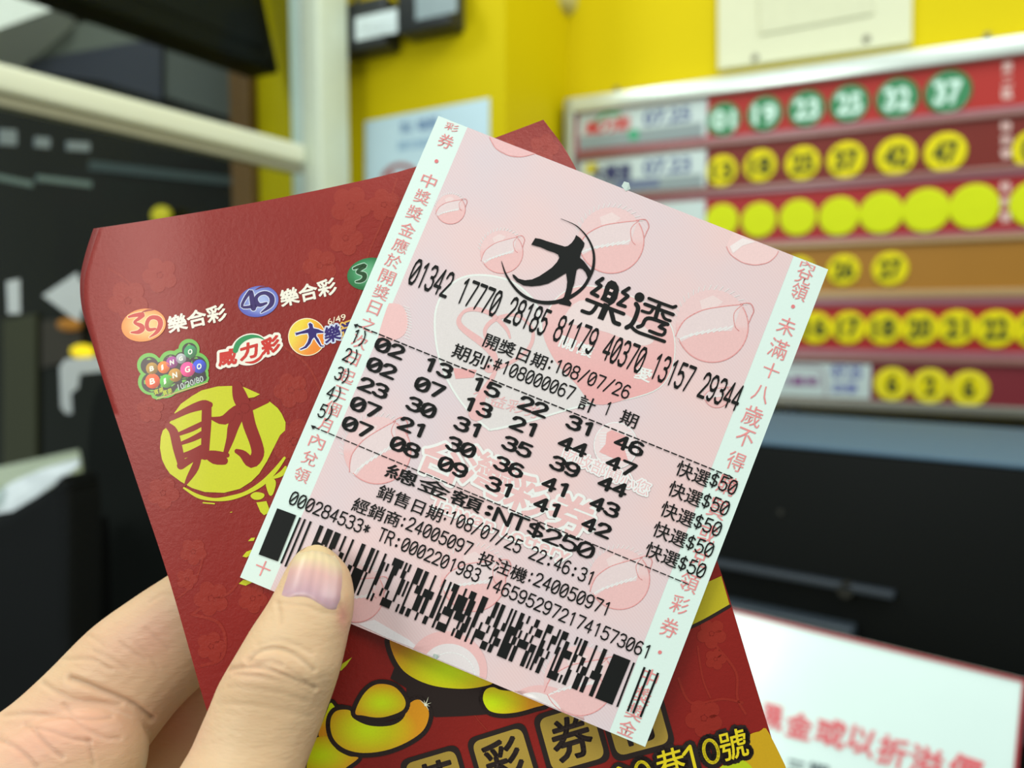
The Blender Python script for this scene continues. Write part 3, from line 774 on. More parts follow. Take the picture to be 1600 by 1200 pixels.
# depths of a flat parallelogram whose corners are seen there
Mx = np.array([[-r4[1][i], r4[2][i], -r4[3][i]] for i in range(3)], dtype=float)
sol = np.linalg.solve(Mx, -np.array(r4[0]))
dd = [1.0, sol[0], sol[1], sol[2]]
kk = 0.158 / (sum(dd) / 4)
T3 = [CAM + r4[i] * (dd[i] * kk) for i in range(4)]
TN = (T3[1] - T3[0]).cross(T3[3] - T3[0]).normalized()
if TN.dot(CAM - T3[0]) < 0: TN = -TN
TU = (T3[1] - T3[0]); TV = (T3[3] - T3[0])
def tdepth(x, y):
    r = ray(x, y); return (T3[0] - CAM).dot(TN) / r.dot(TN)
def uv(x, y):
    p = CAM + ray(x, y) * tdepth(x, y) - T3[0]
    uu, uvv, vv = TU.dot(TU), TU.dot(TV), TV.dot(TV); a, b = p.dot(TU), p.dot(TV); D = uu * vv - uvv * uvv
    return (a * vv - b * uvv) / D, (b * uu - a * uvv) / D
def px(u, v): return scr(T3[0] + TU * u + TV * v)
def tsurf(x, y, off=0.0):
    u, v = uv(x, y)
    bend = -0.0022 * (u - 0.45) ** 2 * 4 * (1 - v * 0.5)      # the paper's free corner lifts back a little
    d = tdepth(x, y)
    return CAM + ray(x, y) * (d - bend * 0.6) + TN * off
def upat(x, y, h):
    u, v = uv(x, y); a = px(u, v); b = px(u, v - 0.02); dx, dy = b[0] - a[0], b[1] - a[1]; k = h / math.hypot(dx, dy)
    return dx * k, dy * k

tk = empty('lottery_ticket', T3[3], 'pink and white printed lottery ticket held under the thumb', 'ticket')
paper = mat('thermal_paper', (226, 240, 232), rough=0.6, spec=0.25, var=0.01, scale=200, bump=0.05, bscale=2500)
pinkm = bpy.data.materials.new('pink_paper'); pinkm.use_nodes = True
nt = pinkm.node_tree; b_ = nt.nodes['Principled BSDF']; b_.inputs['Roughness'].default_value = 0.6; b_.inputs['Specular IOR Level'].default_value = 0.25
tcn = nt.nodes.new('ShaderNodeTexCoord'); mp = nt.nodes.new('ShaderNodeMapping')
nt.links.new(tcn.outputs['Object'], mp.inputs[0]); mp.inputs['Rotation'].default_value = (0, math.radians(38), 0)
wv = nt.nodes.new('ShaderNodeTexWave'); wv.inputs['Scale'].default_value = 620; wv.bands_direction = 'X'; wv.wave_profile = 'SIN'
nt.links.new(mp.outputs[0], wv.inputs['Vector'])
nz = nt.nodes.new('ShaderNodeTexNoise'); nz.inputs['Scale'].default_value = 38; nt.links.new(tcn.outputs['Object'], nz.inputs['Vector'])
m1 = nt.nodes.new('ShaderNodeMix'); m1.data_type = 'RGBA'; m1.inputs[6].default_value = lin((228, 208, 212)); m1.inputs[7].default_value = lin((240, 206, 204))
rp = nt.nodes.new('ShaderNodeMapRange'); rp.inputs['From Min'].default_value = 0.35; rp.inputs['From Max'].default_value = 0.65
nt.links.new(nz.outputs['Fac'], rp.inputs['Value']); nt.links.new(rp.outputs[0], m1.inputs[0])
m2 = nt.nodes.new('ShaderNodeMix'); m2.data_type = 'RGBA'; m2.blend_type = 'MULTIPLY'; m2.inputs[7].default_value = (0.93, 0.86, 0.86, 1)
r2 = nt.nodes.new('ShaderNodeMath'); r2.operation = 'MULTIPLY'; r2.inputs[1].default_value = 0.5
nt.links.new(wv.outputs['Fac'], r2.inputs[0]); nt.links.new(r2.outputs[0], m2.inputs[0]); nt.links.new(m1.outputs[2], m2.inputs[6])
nt.links.new(m2.outputs[2], b_.inputs['Base Color'])

def sheet_flat(o): o.data.set_sharp_from_angle(angle=0.6); return o
def sheet(name, u0, u1, v0, v1, n, m_, parent, off, thick):
    V = []; Fc = []
    for side in ((0,) if not thick else (0, 1)):
        for j in range(n + 1):
            for i in range(n + 1):
                x, y = px(u0 + (u1 - u0) * i / n, v0 + (v1 - v0) * j / n)
                V.append(tsurf(x, y, off - thick * side))
    k = (n + 1) ** 2
    for j in range(n):
        for i in range(n):
            a = j * (n + 1) + i; Fc.append((a, a + n + 1, a + n + 2, a + 1))
            if thick: Fc.append((k + a, k + a + 1, k + a + n + 2, k + a + n + 1))
    if thick:
        rim = [i for i in range(n)] + [n + (n + 1) * j for j in range(n)] + [(n + 1) * n + n - i for i in range(n)] + [(n + 1) * (n - j) for j in range(n)]
        for a, b in zip(rim, rim[1:] + rim[:1]): Fc.append((a, b, k + b, k + a))
    return sheet_flat(mk(name, V, Fc, m_, parent, smooth=True))
sheet('paper', 0, 1, 0, 1, 40, paper, tk, 0.0, 0.00009)
sheet('pink_panel', 0.0758, 0.9128, 0.0, 1, 40, pinkm, tk, 0.00002, 0)
# torn paper nubs on the edges
for x, y, s in ((978, 292, 7), (681, 1025, 5)):
    mk('torn_nub', [tsurf(x - s, y - 1, .0001), tsurf(x - s * .5, y - s, .0006), tsurf(x + s * .6, y - s * .7, .0006), tsurf(x + s, y + s * .5, .0001), tsurf(x, y + s, .0001)], [(0, 4, 3, 2, 1)], paper, tk)

PK = Ink(tsurf, maxlen=30)      # pale pink underprint
OUTL = (234, 160, 158); FILL = (238, 184, 182); BAND = (234, 210, 210); WHT = (236, 230, 228)
def ball(cx, cy, r, rot=0.0, flip=1, clip=None, L=2):
    c, s = math.cos(math.radians(rot)), math.sin(math.radians(rot))
    def M(x, y): x *= flip; return cx + (x * c - y * s) * r, cy + (x * s + y * c) * r
    circ = [(math.cos(q), math.sin(q)) for q in (2 * math.pi * k / 36 for k in range(36))]
    def ok(pts):
        if not clip: return pts
        return pts
    P_ = lambda pts, col, l: PK.poly([M(*p) for p in pts], col, l)
    P_([(1.02 * a, 1.02 * b) for a, b in circ], lambda x, y: (238, 200, 199) if y < cy else (239, 190, 188), L)
    P_([(-.98, .35), (-.75, -.1), (-.3, -.42), (.3, -.62), (.72, -.72), (.62, -.2), (.55, .05), (.1, .12), (-.45, .3), (-.85, .58)], BAND, L + 1)
    P_([(-.45, -.66), (-.1, -.86), (.2, -.72), (0, -.5), (-.35, -.42)], (240, 212, 210), L + 1)
    for k in range(9):
        t = k / 9; x0 = -.9 + 1.4 * t; y0 = .52 - .5 * t ** .8
        PK.line([M(x0, y0), M(x0 + .22, y0 - .16)], r * .03 + .5, WHT, L + 2, cap=False)
    for k in range(16):
        q = math.radians(188 + k * 8.5); PK.line([M(1.02 * math.cos(q), 1.02 * math.sin(q)), M(1.16 * math.cos(q + .08), 1.16 * math.sin(q + .08))], 1.0, WHT, L + 1, cap=False)
    wl = max(0.9, r * .028)
    PK.line([M(*p) for p in catmull([(-.98, .4), (-.8, -.05), (-.35, -.4), (.25, -.6), (.75, -.72)], 5)], wl, OUTL, L + 3)
    PK.line([M(math.cos(math.radians(a)), math.sin(math.radians(a))) for a in range(-40, 158, 8)], wl, OUTL, L + 3)
    PK.line([M(*p) for p in catmull([(.68, -.72), (.95, -.78), (1.08, -.6), (1.04, -.42), (.98, -.2)], 5)], wl, OUTL, L + 3)
    PK.line([M(*p) for p in catmull([(.75, -.72), (.55, -.45), (.62, -.1), (.75, .02)], 5)], wl * .8, OUTL, L + 3)
for a in ((704, 327, 23, 5), (784, 394, 33, 0), (955, 376, 51, 8), (1113, 510, 56, 8), (1120, 617, 20, 10)):
    ball(*a)
for a in ((590, 704, 52, -15), (740, 905, 50, 10), (968, 905, 47, 0), (905, 1064, 54, 5), (556, 928, 44, 10)):
    ball(a[0], a[1], a[2], a[3])
# balls cut by the edges
def cutball(cx, cy, r, rot, test):
    ring = [(cx + r * math.cos(q), cy + r * math.sin(q)) for q in (2 * math.pi * k / 60 for k in range(60))]
    pts = [p for p in ring if test(*p)]
    return pts
u_in = lambda x, y: 0.078 < uv(x, y)[0] < 0.911 and uv(x, y)[1] > 0.003
q = [(765, 215), (775, 232), (795, 243), (815, 245), (836, 240)]
PK.poly([(764, 213)] + q + [(838, 241.5)], (240, 190, 190), 2); PK.line(q, 1.2, OUTL, 3, smooth=4)
q = [(1135, 385), (1142, 398), (1160, 410), (1180, 414), (1200, 410), (1212, 400), (1216, 392.5)]
PK.poly([(1145, 362.5)] + q, (244, 206, 204), 2); PK.line(q, 1.3, OUTL, 3, smooth=4)
PK.poly([(1140, 385), (1160, 372), (1180, 378), (1160, 384), (1145, 396)], (246, 228, 226), 4)
q = [(612, 474), (628, 478), (637, 495), (636, 515), (625, 528), (603, 534)]
PK.poly([(605, 480)] + q[:] + [(590, 532)], (242, 194, 192), 2, smooth=3)
for k in range(12): PK.line([(630 + 6 * math.sin(k / 3.6), 478 + k * 4.4), (640 + 4 * math.sin(k / 3.6), 482 + k * 4.4)], 1, WHT, 3, cap=False)
# big heart: pale left lobe, pink right lobe
hl = [(765, 672), (730, 640), (700, 595), (683, 545), (680, 490), (695, 455), (722, 434), (757, 430), (795, 438), (820, 455), (840, 480), (848, 520)]
heart = hl + [(856, 488), (875, 462), (905, 448), (950, 452), (1000, 470), (1040, 498), (1053, 530), (1050, 572), (1030, 605), (985, 622), (930, 630), (880, 642), (820, 660)]
PK.poly(heart, (228, 216, 214), 2, smooth=4)
PK.line([heart[0]] + heart[1:13] + heart[13:] + [heart[0]], 3.2, (236, 236, 230), 3, smooth=4)
PK.poly([(848, 520), (856, 488), (875, 462), (905, 448), (950, 452), (1000, 470), (1040, 498), (1053, 530), (1050, 572), (1030, 605), (985, 622), (930, 632), (900, 600), (868, 565)], lambda x, y: (238, 190 - min(16, max(0, (y - 500) * .15)), 188 - min(16, max(0, (y - 500) * .15))), 4, smooth=4, dens=18)
PK.poly([(905, 470), (950, 478), (1000, 505), (1022, 530), (1000, 540), (950, 520), (900, 508), (880, 500)], (238, 214, 212), 5, smooth=4)
# ribbon inside the heart
PK.line([(745, 645), (752, 620), (775, 575), (764, 545), (720, 510), (722, 490), (740, 483), (766, 490), (790, 512), (797, 528)], [26, 14, 6, 12, 9, 5, 7, 7, 6, 3], (236, 184, 182), 6, smooth=5)
PK.line([(760, 532), (758, 515), (772, 500), (800, 492), (820, 500), (833, 520), (826, 545), (800, 565), (768, 578), (762, 575)], [4, 6, 7, 5, 4, 5, 6, 6, 8, 14], (236, 184, 182), 6, smooth=5)
PK.poly([(708, 575), (745, 578), (740, 590), (712, 592)], (236, 172, 170), 6)
PK.text('公益彩券', (735, 625), (842, 656), upat(735, 625, 20), (238, 184, 184), 7)
PK.text('關懷', (872, 541), (922, 560), upat(872, 541, 19), (240, 236, 232), 7, bold=1.2)
PK.text('愛', (990, 590), (1014, 598), upat(990, 590, 20), (240, 236, 232), 7, bold=1.2)
# circular emblem and the big pale lettering
PK.disc(962, 696, 34, 36, 0, (240, 216, 216), 7)
for k in range(10): PK.line([(934 + k * .8, 676 + k * 4.4), (990 - k * .8, 676 + k * 4.4)], 1.0, (242, 238, 236), 8, cap=False)
PK.line(PK.ellpts(962, 696, 34, 36), 1.6, (242, 238, 236), 8)
PK.poly([(948, 676), (956, 672), (966, 676), (980, 682), (974, 696), (982, 722), (962, 718), (936, 706), (946, 694)], (238, 176, 174), 9)
PK.text('台', (652, 734), (712, 760), upat(652, 734, 54), (238, 191, 189), 9, bold=3.5, outline=4.5, ocol=(240, 236, 232), olayer=8)
PK.text('灣', (716, 752), (786, 788), upat(716, 752, 62), (238, 191, 189), 9, bold=2.0, outline=4.5, ocol=(240, 236, 232), olayer=8)
PK.text('彩', (784, 790), (840, 815), upat(784, 790, 60), (238, 191, 189), 9, bold=3.5, outline=4.5, ocol=(240, 236, 232), olayer=8)
PK.text('券', (850, 820), (916, 846), upat(850, 820, 60), (238, 191, 189), 9, bold=3.5, outline=4.5, ocol=(240, 236, 232), olayer=8)
PK.text('Taiwan Lottery', (668, 796), (884, 882), upat(668, 796, 24), (240, 194, 192), 10, bold=1.2, outline=3.2, ocol=(240, 236, 232), olayer=9)
PK.text('財政部關心您', (876, 716), (1010, 776), upat(876, 716, 22), (240, 196, 196), 11, outline=2.4, ocol=(242, 236, 234), olayer=10)
# soft flowers along the lower edge
def clipv(pts):      # keep inside the sheet
    o_ = []
    for x, y in pts:
        u, v = uv(x, y); u = min(0.911, max(0.078, u)); v = min(0.998, max(0.002, v)); o_.append(px(u, v))
    return o_
fl1 = clipv(PK.ellpts(700, 1043, 62, 56, 20, 180, 372, 24))
PK.poly(fl1, (240, 188, 186), 4)
PK.poly(clipv(PK.ellpts(704, 1048, 46, 42, 20, 180, 372, 24)), (236, 222, 222), 5)
PK.line(clipv(PK.ellpts(706, 1052, 36, 32, 20, 200, 360, 18)), 1.6, (246, 240, 238), 6)
PK.poly(clipv(PK.ellpts(852, 1122, 62, 50, 20, 180, 372, 24)), (240, 190, 188), 4)
PK.poly(clipv(PK.ellpts(838, 1118, 42, 36, 20, 180, 372, 24)), (236, 224, 222), 5)
PK.poly(clipv([(600, 1000), (560, 975), (585, 968), (640, 1000), (660, 1018)]), (238, 228, 230), 3)
PK.build('pink_underprint', inkm, tk)

# red vertical margin lettering
VT = Ink(tsurf, maxlen=30)
RD = (236, 146, 145)
def vchar(ch, x, y, wd=24, hg=22):
    u, v = uv(x, y); ex = upat(x, y, 1); a = px(u, v); b = px(u + 0.02, v); dx, dy = b[0] - a[0], b[1] - a[1]; k = 1 / math.hypot(dx, dy); rx, ry = dx * k, dy * k
    if ch == '・':
        VT.disc(x, y, 3, 3, 0, (232, 128, 130), 5, n=14); return
    if ch in '一三二十日之八月': hg *= {'一': .15, '三': .8, '日': .95, '月': .95}.get(ch, .95)
    if ch in '日月': wd *= .8
    p0 = (x - rx * wd / 2 - ex[0] * hg / 2, y - ry * wd / 2 - ex[1] * hg / 2)
    VT.text(ch, p0, (p0[0] + rx * wd, p0[1] + ry * wd), (ex[0] * hg, ex[1] * hg), RD, 5)
for s in (('彩', 706, 199, 22, 12), ('券', 697, 221), ('・', 682, 252), ('中', 670, 283), ('獎', 660, 308), ('獎', 648, 333), ('金', 637, 359), ('應', 626, 384), ('於', 615, 408), ('開', 605, 433), ('獎', 596, 457), ('日', 585, 481), ('之', 575, 507), ('次', 562, 534), ('日', 552, 560), ('起', 542, 588), ('三', 532, 613), ('個', 520, 638), ('月', 508, 664), ('內', 496, 690), ('兌', 484, 716), ('領', 472, 742), ('十', 411, 888, 24, 26)):
    vchar(*s)
VT.build('margin_lettering', inkm, tk); VT = Ink(tsurf, maxlen=30)
for s in (('內', 1262, 415, 24, 11), ('兌', 1256, 432, 26, 24), ('領', 1249, 456, 26, 26), ('・', 1239, 479), ('未', 1229, 510, 28, 28), ('滿', 1216, 545, 30, 30), ('十', 1205, 579, 26, 26), ('八', 1189, 615, 27, 28), ('歲', 1176, 650, 30, 32), ('不', 1164, 684, 28, 28), ('得', 1150, 721, 28, 30), ('購', 1136, 758, 30, 30), ('買', 1121, 795, 30, 30), ('或', 1106, 834, 28, 30), ('兌', 1093, 871, 28, 28), ('領', 1077, 910, 30, 30), ('彩', 1062, 945, 28, 28), ('券', 1046, 981, 28, 30), ('・', 1031, 1019), ('中', 1015, 1058, 26, 26), ('獎', 1004, 1086, 28, 26), ('獎', 992, 1112, 28, 26), ('金', 980, 1138, 28, 24)):
    vchar(*s)
VT.build('margin_lettering', inkm, tk)

# black thermal print
BK = Ink(tsurf, maxlen=30)
INK = (22, 22, 21)
def prn(s, p0, p1, h, pen=1.05, cw=0.74, up=None, layer=14):
    n = len(s); ex, ey = (p1[0] - p0[0]), (p1[1] - p0[1])
    pitch = 1.0 / (n - 1 + cw)
    for i, c in enumerate(s):
        if c == ' ': continue
        for st in STK[c]:
            o_ = i * pitch; bw = pitch * cw
            def M(a, b, o_=o_, bw=bw):
                t = o_ + bw * a / 5
                x0 = p0[0] + ex * t; y0 = p0[1] + ey * t
                ux, uy = (up or upat(x0, y0, h))
                return x0 + ux * b / 8, y0 + uy * b / 8
            BK.line(st, pen if c != ':' else pen * 1.9, INK, layer, M=M)
prn('01342 17770 28185 81179 40370 13157 29344', (637, 441), (1149, 641), 38, pen=1.15, cw=.74)
def cjk(s, p0, p1, h, bold=0.5): BK.text(s, p0, p1, upat(p0[0], p0[1], h), INK, 14, bold=bold)
cjk('開獎日期', (753, 541), (849, 579), 23); prn(':', (853, 576), (861, 579), 20)
prn('108/07/26', (864, 580), (979, 623), 20)
cjk('期別', (704, 557), (757, 578), 23); prn(':', (758, 574), (766, 577), 20)
prn('#108000067', (769, 577), (892, 625), 20)
cjk('計', (901, 638), (925, 647), 24); prn('1', (942, 646), (950, 649), 20); cjk('期', (966, 660), (991, 671), 23)
def dash(a, b, w, n, fill):
    for i in range(n):
        t0 = i / n; t1 = (i + fill) / n
        BK.line([(a[0] + (b[0] - a[0]) * t0, a[1] + (b[1] - a[1]) * t0), (a[0] + (b[0] - a[0]) * t1, a[1] + (b[1] - a[1]) * t1)], w, INK, 14, cap=False)
dash((557, 508), (1142, 745), 2.0, 50, .78); BK.poly([(553, 507), (560, 506), (556, 513)], INK, 14); BK.poly([(1138, 741), (1146, 747), (1141, 748)], INK, 14)
dash((490, 667), (1078, 914), 1.7, 50, .8); BK.poly([(486, 664), (494, 666), (489, 671)], INK, 14)
rowsN = ['02 13 15 22 31 46', '02 07 13 21 44 47', '23 30 31 35 39 44', '07 21 30 36 41 43', '07 08 09 31 41 42']
for r_, s in enumerate(rowsN):
    t = r_ / 4
    sx, sy = 586 + (535 - 586) * t, 545 + (668 - 545) * t
    ex_, ey_ = 1000 + (949 - 1000) * t, 713 + (841 - 713) * t
    ns = s.split(); L_ = math.hypot(ex_ - sx, ey_ - sy); dx, dy = (ex_ - sx) / L_, (ey_ - sy) / L_
    wN = 43.5
    for i, nn in enumerate(ns):
        o_ = (L_ - wN) * i / 5
        a = (sx + dx * o_, sy + dy * o_); b = (a[0] + dx * wN, a[1] + dy * wN)
        for j, c in enumerate(nn):
            q0 = (a[0] + dx * wN * .55 * j, a[1] + dy * wN * .55 * j); q1 = (q0[0] + dx * wN * .43, q0[1] + dy * wN * .43)
            uu = upat(q0[0], q0[1], 19)
            for st in STK[c]:
                def M(x, y, q0=q0, q1=q1, uu=uu): return q0[0] + (q1[0] - q0[0]) * x / 5 + uu[0] * y / 8, q0[1] + (q1[1] - q0[1]) * x / 5 + uu[1] * y / 8
                BK.line(st, 1.75, INK, 14, M=M)
for k in range(5): prn('%d)' % (k + 1), (548 - 13 * k, 532.5 + 29.3 * k), (568 - 13 * k, 540.5 + 29.3 * k), 20, pen=1.0)
for k in range(5):
    t = k / 4; x, y = 1053 - 48 * t, 741 + 127 * t
    cjk('快選', (x, y), (x + 50, y + 21), 25, 0.4)
    x, y = 1107 - 49 * t, 758 + 130 * t
    prn('$50', (x, y), (x + 39, y + 15), 21, pen=1.0)
cjk('總金額', (600, 744), (748, 803), 23, 0.9); prn(':', (752, 802), (770, 809), 20, pen=1.4)
prn('NT$250', (771, 813), (922, 873), 21, pen=1.3, cw=.82)
cjk('銷售日期', (587, 777), (686, 817), 23); prn(':', (690, 812), (698, 815), 20)
prn('108/07/25 22:46:31', (699, 816), (924, 914), 20)
cjk('經銷商', (548, 797), (620, 825), 23); prn(':', (623, 822), (631, 825), 20)
prn('24005097', (634, 826), (732, 868), 20)
cjk('投注機', (744, 881), (818, 912), 23); prn(':', (822, 908), (830, 911), 20)
prn('240050971', (833, 913), (949, 962), 20)
prn('000284533*', (451, 786), (574, 837), 20); prn('TR:0002201983', (589, 843), (745, 909), 20)
prn('14659529721741573061', (756, 917), (1012, 1029), 20)
BK.build('thermal_print', inkm, tk)

# stacked bar code: tall solid blocks at both ends, rows of bars between
BC = Ink(tsurf, maxlen=30)
def bq(a, b, c, d): BC.poly([a, b, c, d], (20, 20, 19), 14)
bq((433.5, 794), (463, 805), (434.5, 877), (404.5, 866))
bq((958.5, 1021), (985, 1031.5), (956.5, 1101), (929.5, 1090))
for (a, b), (c, d), w_ in (((469.5, 808.5), (439.5, 880), 3), ((477, 811), (446, 885), 3), ((486, 814.5), (455, 889), 3.4), ((990.5, 1035), (964, 1104), 3), ((1007, 1042), (980.5, 1111), 3.4), ((1015.5, 1046), (989, 1114), 3.4), ((1028, 1051), (1000.5, 1120), 3.4)):
    BC.line([(a, b), (c, d)], w_, (20, 20, 19), 14, cap=False)
A0, A1 = (500, 820), (958, 1019)
dn = (-29.5, 71.0)
rb = random.Random(11)
cwN = 9; nr = 6
for c in range(cwN):
    base = None
    for r_ in range(nr):
        if base is None or rb.random() < .72:
            while True:
                wds = [rb.choice((1, 2, 3, 5, 1, 2)) if q_ % 2 == 0 else rb.choice((1, 1, 2, 3, 4)) for q_ in range(8)]
                if sum(wds) == 17: break
            base = wds
        tot = sum(base); x = 0.0
        for k, wd in enumerate(base):
            if k % 2 == 0:
                t0 = (c + x / tot) / cwN; t1 = (c + (x + wd) / tot) / cwN
                f0 = r_ / nr; f1 = (r_ + 1) / nr
                pt = lambda t, f: (A0[0] + (A1[0] - A0[0]) * t + dn[0] * f, A0[1] + (A1[1] - A0[1]) * t + dn[1] * f)
                bq(pt(t0, f0), pt(t1, f0), pt(t1, f1), pt(t0, f1))
            x += wd
BC.build('bar_code', inkm, tk)

# title mark: running figure in a crescent ring, two bold characters
LG = Ink(tsurf, maxlen=30)
def Za(pts): return [(750 + x / 8, 320 + y / 8) for x, y in pts]
body = Za([(690, 418), (760, 430), (830, 455), (960, 495), (1060, 525), (1100, 515), (1145, 478), (1180, 430), (1200, 380), (1250, 415), (1305, 480), (1300, 520), (1270, 580), (1252, 640), (1250, 665), (1300, 710), (1350, 780), (1385, 825), (1392, 870), (1345, 915), (1320, 850), (1280, 805), (1240, 793), (1208, 812), (1195, 880), (1178, 980), (1158, 1040), (1140, 1110), (1100, 1190), (1040, 1190), (1062, 1110), (1082, 1040), (1090, 960), (1075, 855), (1050, 868), (950, 930), (850, 985), (750, 1010), (640, 1020), (540, 1010), (460, 965), (415, 910), (402, 870), (430, 878), (480, 925), (560, 945), (650, 935), (740, 895), (830, 835), (900, 785), (960, 720), (990, 665), (975, 625), (930, 600), (850, 575), (750, 530), (690, 515), (640, 500)])
LG.poly(body, INK, 14)
ringp = [(876, 342, .6), (894, 349.5, 1.2), (904, 356, 1.8), (916, 369, 2.5), (924.5, 385, 3.2), (928, 401, 3.8), (926.5, 419, 4.6), (921, 433, 4.8), (912.5, 447.5, 5), (900, 458.7, 5.5), (885, 467, 6), (866, 472.5, 6), (845, 472.5, 5.5), (826, 467, 5.2), (811, 457, 4.5), (799, 443, 3.6), (790, 428, 2.6), (784.5, 412, 1.2), (783.5, 408, .5)]
LG.line([p[:2] for p in ringp], [p[2] for p in ringp], INK, 14, smooth=4)
LG.poly([(884, 462), (893, 474), (891, 479), (873, 475), (880, 465)], INK, 14)
def Zb(pts): return [(900 + x / 8.889, 400 + y / 8.889) for x, y in pts]
def lb(pts, w_, sm=0): LG.line(Zb(pts), w_ / 8.889, INK, 14, smooth=sm)
lb([(370, 315), (285, 372), (345, 418), (215, 515), (300, 560)], 52); lb([(735, 448), (645, 505), (720, 560), (580, 670), (680, 702)], 50)
LG.poly(Zb([(490, 338), (550, 362), (590, 430), (595, 480), (570, 590), (530, 650), (465, 690), (440, 660), (335, 605), (375, 530), (405, 420), (440, 365)]), INK, 14)
LG.poly(Zb([(472, 458), (518, 476), (502, 508), (458, 490)]), (238, 206, 204), 15); LG.poly(Zb([(442, 542), (484, 560), (470, 588), (426, 572)]), (238, 206, 204), 15)
lb([(150, 608), (660, 805)], 52); LG.poly(Zb([(385, 650), (470, 680), (440, 760), (378, 898), (296, 866), (350, 740)]), INK, 14)
lb([(290, 680), (255, 740), (190, 795), (85, 765)], 52, 4); lb([(480, 740), (510, 860), (530, 920), (595, 948)], 62, 4)
LG.disc(900 + 880 / 8.889, 400 + 575 / 8.889, 7.7, 7.7, 0, INK, 14)
lb([(832, 668), (860, 730), (825, 850), (770, 950), (700, 995)], 62, 4); lb([(760, 975), (840, 1050), (1000, 1110), (1225, 1188)], 48, 3)
lb([(1010, 590), (1200, 665), (1340, 715), (1385, 700)], 44); lb([(955, 670), (1345, 815)], 50)
lb([(1070, 730), (1020, 790), (915, 765)], 42, 4); lb([(1150, 690), (1100, 870)], 60); lb([(1195, 800), (1230, 870), (1305, 900)], 42, 4)
lb([(855, 985), (920, 960), (965, 880), (1050, 870), (1270, 950)], 52, 3); lb([(1240, 950), (1150, 985), (1235, 1030), (1190, 1100), (1020, 1042)], 46, 3)
LG.build('title_mark', inkm, tk)

# ------------------------------------------------------------------ red gift envelope behind the ticket
def sstep(a, b, x):
    t = min(1, max(0, (x - a) / (b - a))); return t * t * (3 - 2 * t)
def edepth(x, y):
    d = tdepth(x, y)
    g = 0.0011 + 0.0000052 * math.hypot(x - 470, y - 930)
    g += 1.5e-7 * max(0, 330 - x) ** 2 * (0.6 + 0.4 * sstep(1100, 400, y))       # left side rolls back
    g += 0.0016 * math.sin(min(math.pi, max(0, (y - 150) / 900 * math.pi))) * -0.5
    g += 0.0022 * sstep(330, 180, y)
    return d + g
def esurf(x, y, off=0.0): return CAM + ray(x, y) * (edepth(x, y) - off)
eL = catmull([(155, 357), (141, 400), (132, 440), (133, 485), (144, 530), (160, 590), (215, 757), (264, 905), (320, 1100), (352, 1200), (380, 1290)], 6)
eR = catmull([(849, 187), (899, 262), (960, 420), (1048, 662), (1130, 905), (1176, 1056), (1220, 1200), (1247, 1290)], 6)
eT = catmull([(155, 357), (260, 340), (400, 316), (520, 292), (645, 262), (777, 214), (849, 187)], 6)
def alen(pl):
    s = [0]
    for a, b in zip(pl, pl[1:]): s.append(s[-1] + math.hypot(b[0] - a[0], b[1] - a[1]))
    return s
def along(pl, sl, t):
    q = t * sl[-1]; i = max(k for k in range(len(sl)) if sl[k] <= q + 1e-9); i = min(i, len(pl) - 2)
    f = (q - sl[i]) / max(1e-9, sl[i + 1] - sl[i]); return tuple(pl[i][k] + (pl[i + 1][k] - pl[i][k]) * f for k in (0, 1))
sL, sR_, sT = alen(eL), alen(eR), alen(eT)
def egrid(name, m_, parent, off, thick, n=90, dl=0.0, dtop=0.0):
    V = []; Fc = []
    for side in (0, 1):
        for j in range(n + 1):
            t = j / n; a = along(eL, sL, t); b = along(eR, sR_, t)
            for i in range(n + 1):
                s = i / n; tp = along(eT, sT, s); l0 = (eL[0][0] + (eR[0][0] - eL[0][0]) * s, eL[0][1] + (eR[0][1] - eL[0][1]) * s)
                x = a[0] + (b[0] - a[0]) * s + (tp[0] - l0[0]) * (1 - t) ** 2
                y = a[1] + (b[1] - a[1]) * s + (tp[1] - l0[1]) * (1 - t) ** 2
                x -= dl * (1 - s) ** 8 * sstep(0.25, 0.02, t)
                y -= dtop * (1 - t) ** 20
                V.append(esurf(x, y, off - thick * side))
    k = (n + 1) ** 2
    for j in range(n):
        for i in range(n):
            a = j * (n + 1) + i; Fc.append((a, a + n + 1, a + n + 2, a + 1)); Fc.append((k + a, k + a + 1, k + a + n + 2, k + a + n + 1))
    rim = [i for i in range(n)] + [n + (n + 1) * j for j in range(n)] + [(n + 1) * n + n - i for i in range(n)] + [(n + 1) * (n - j) for j in range(n)]
    for a, b in zip(rim, rim[1:] + rim[:1]): Fc.append((a, b, k + b, k + a))
    o = mk(name, V, Fc, m_, parent, smooth=True); o.data.set_sharp_from_angle(angle=0.9)
    return o
ev = empty('gift_envelope', esurf(330, 1150), 'red gift envelope with gold prints held behind the pink ticket', 'envelope')
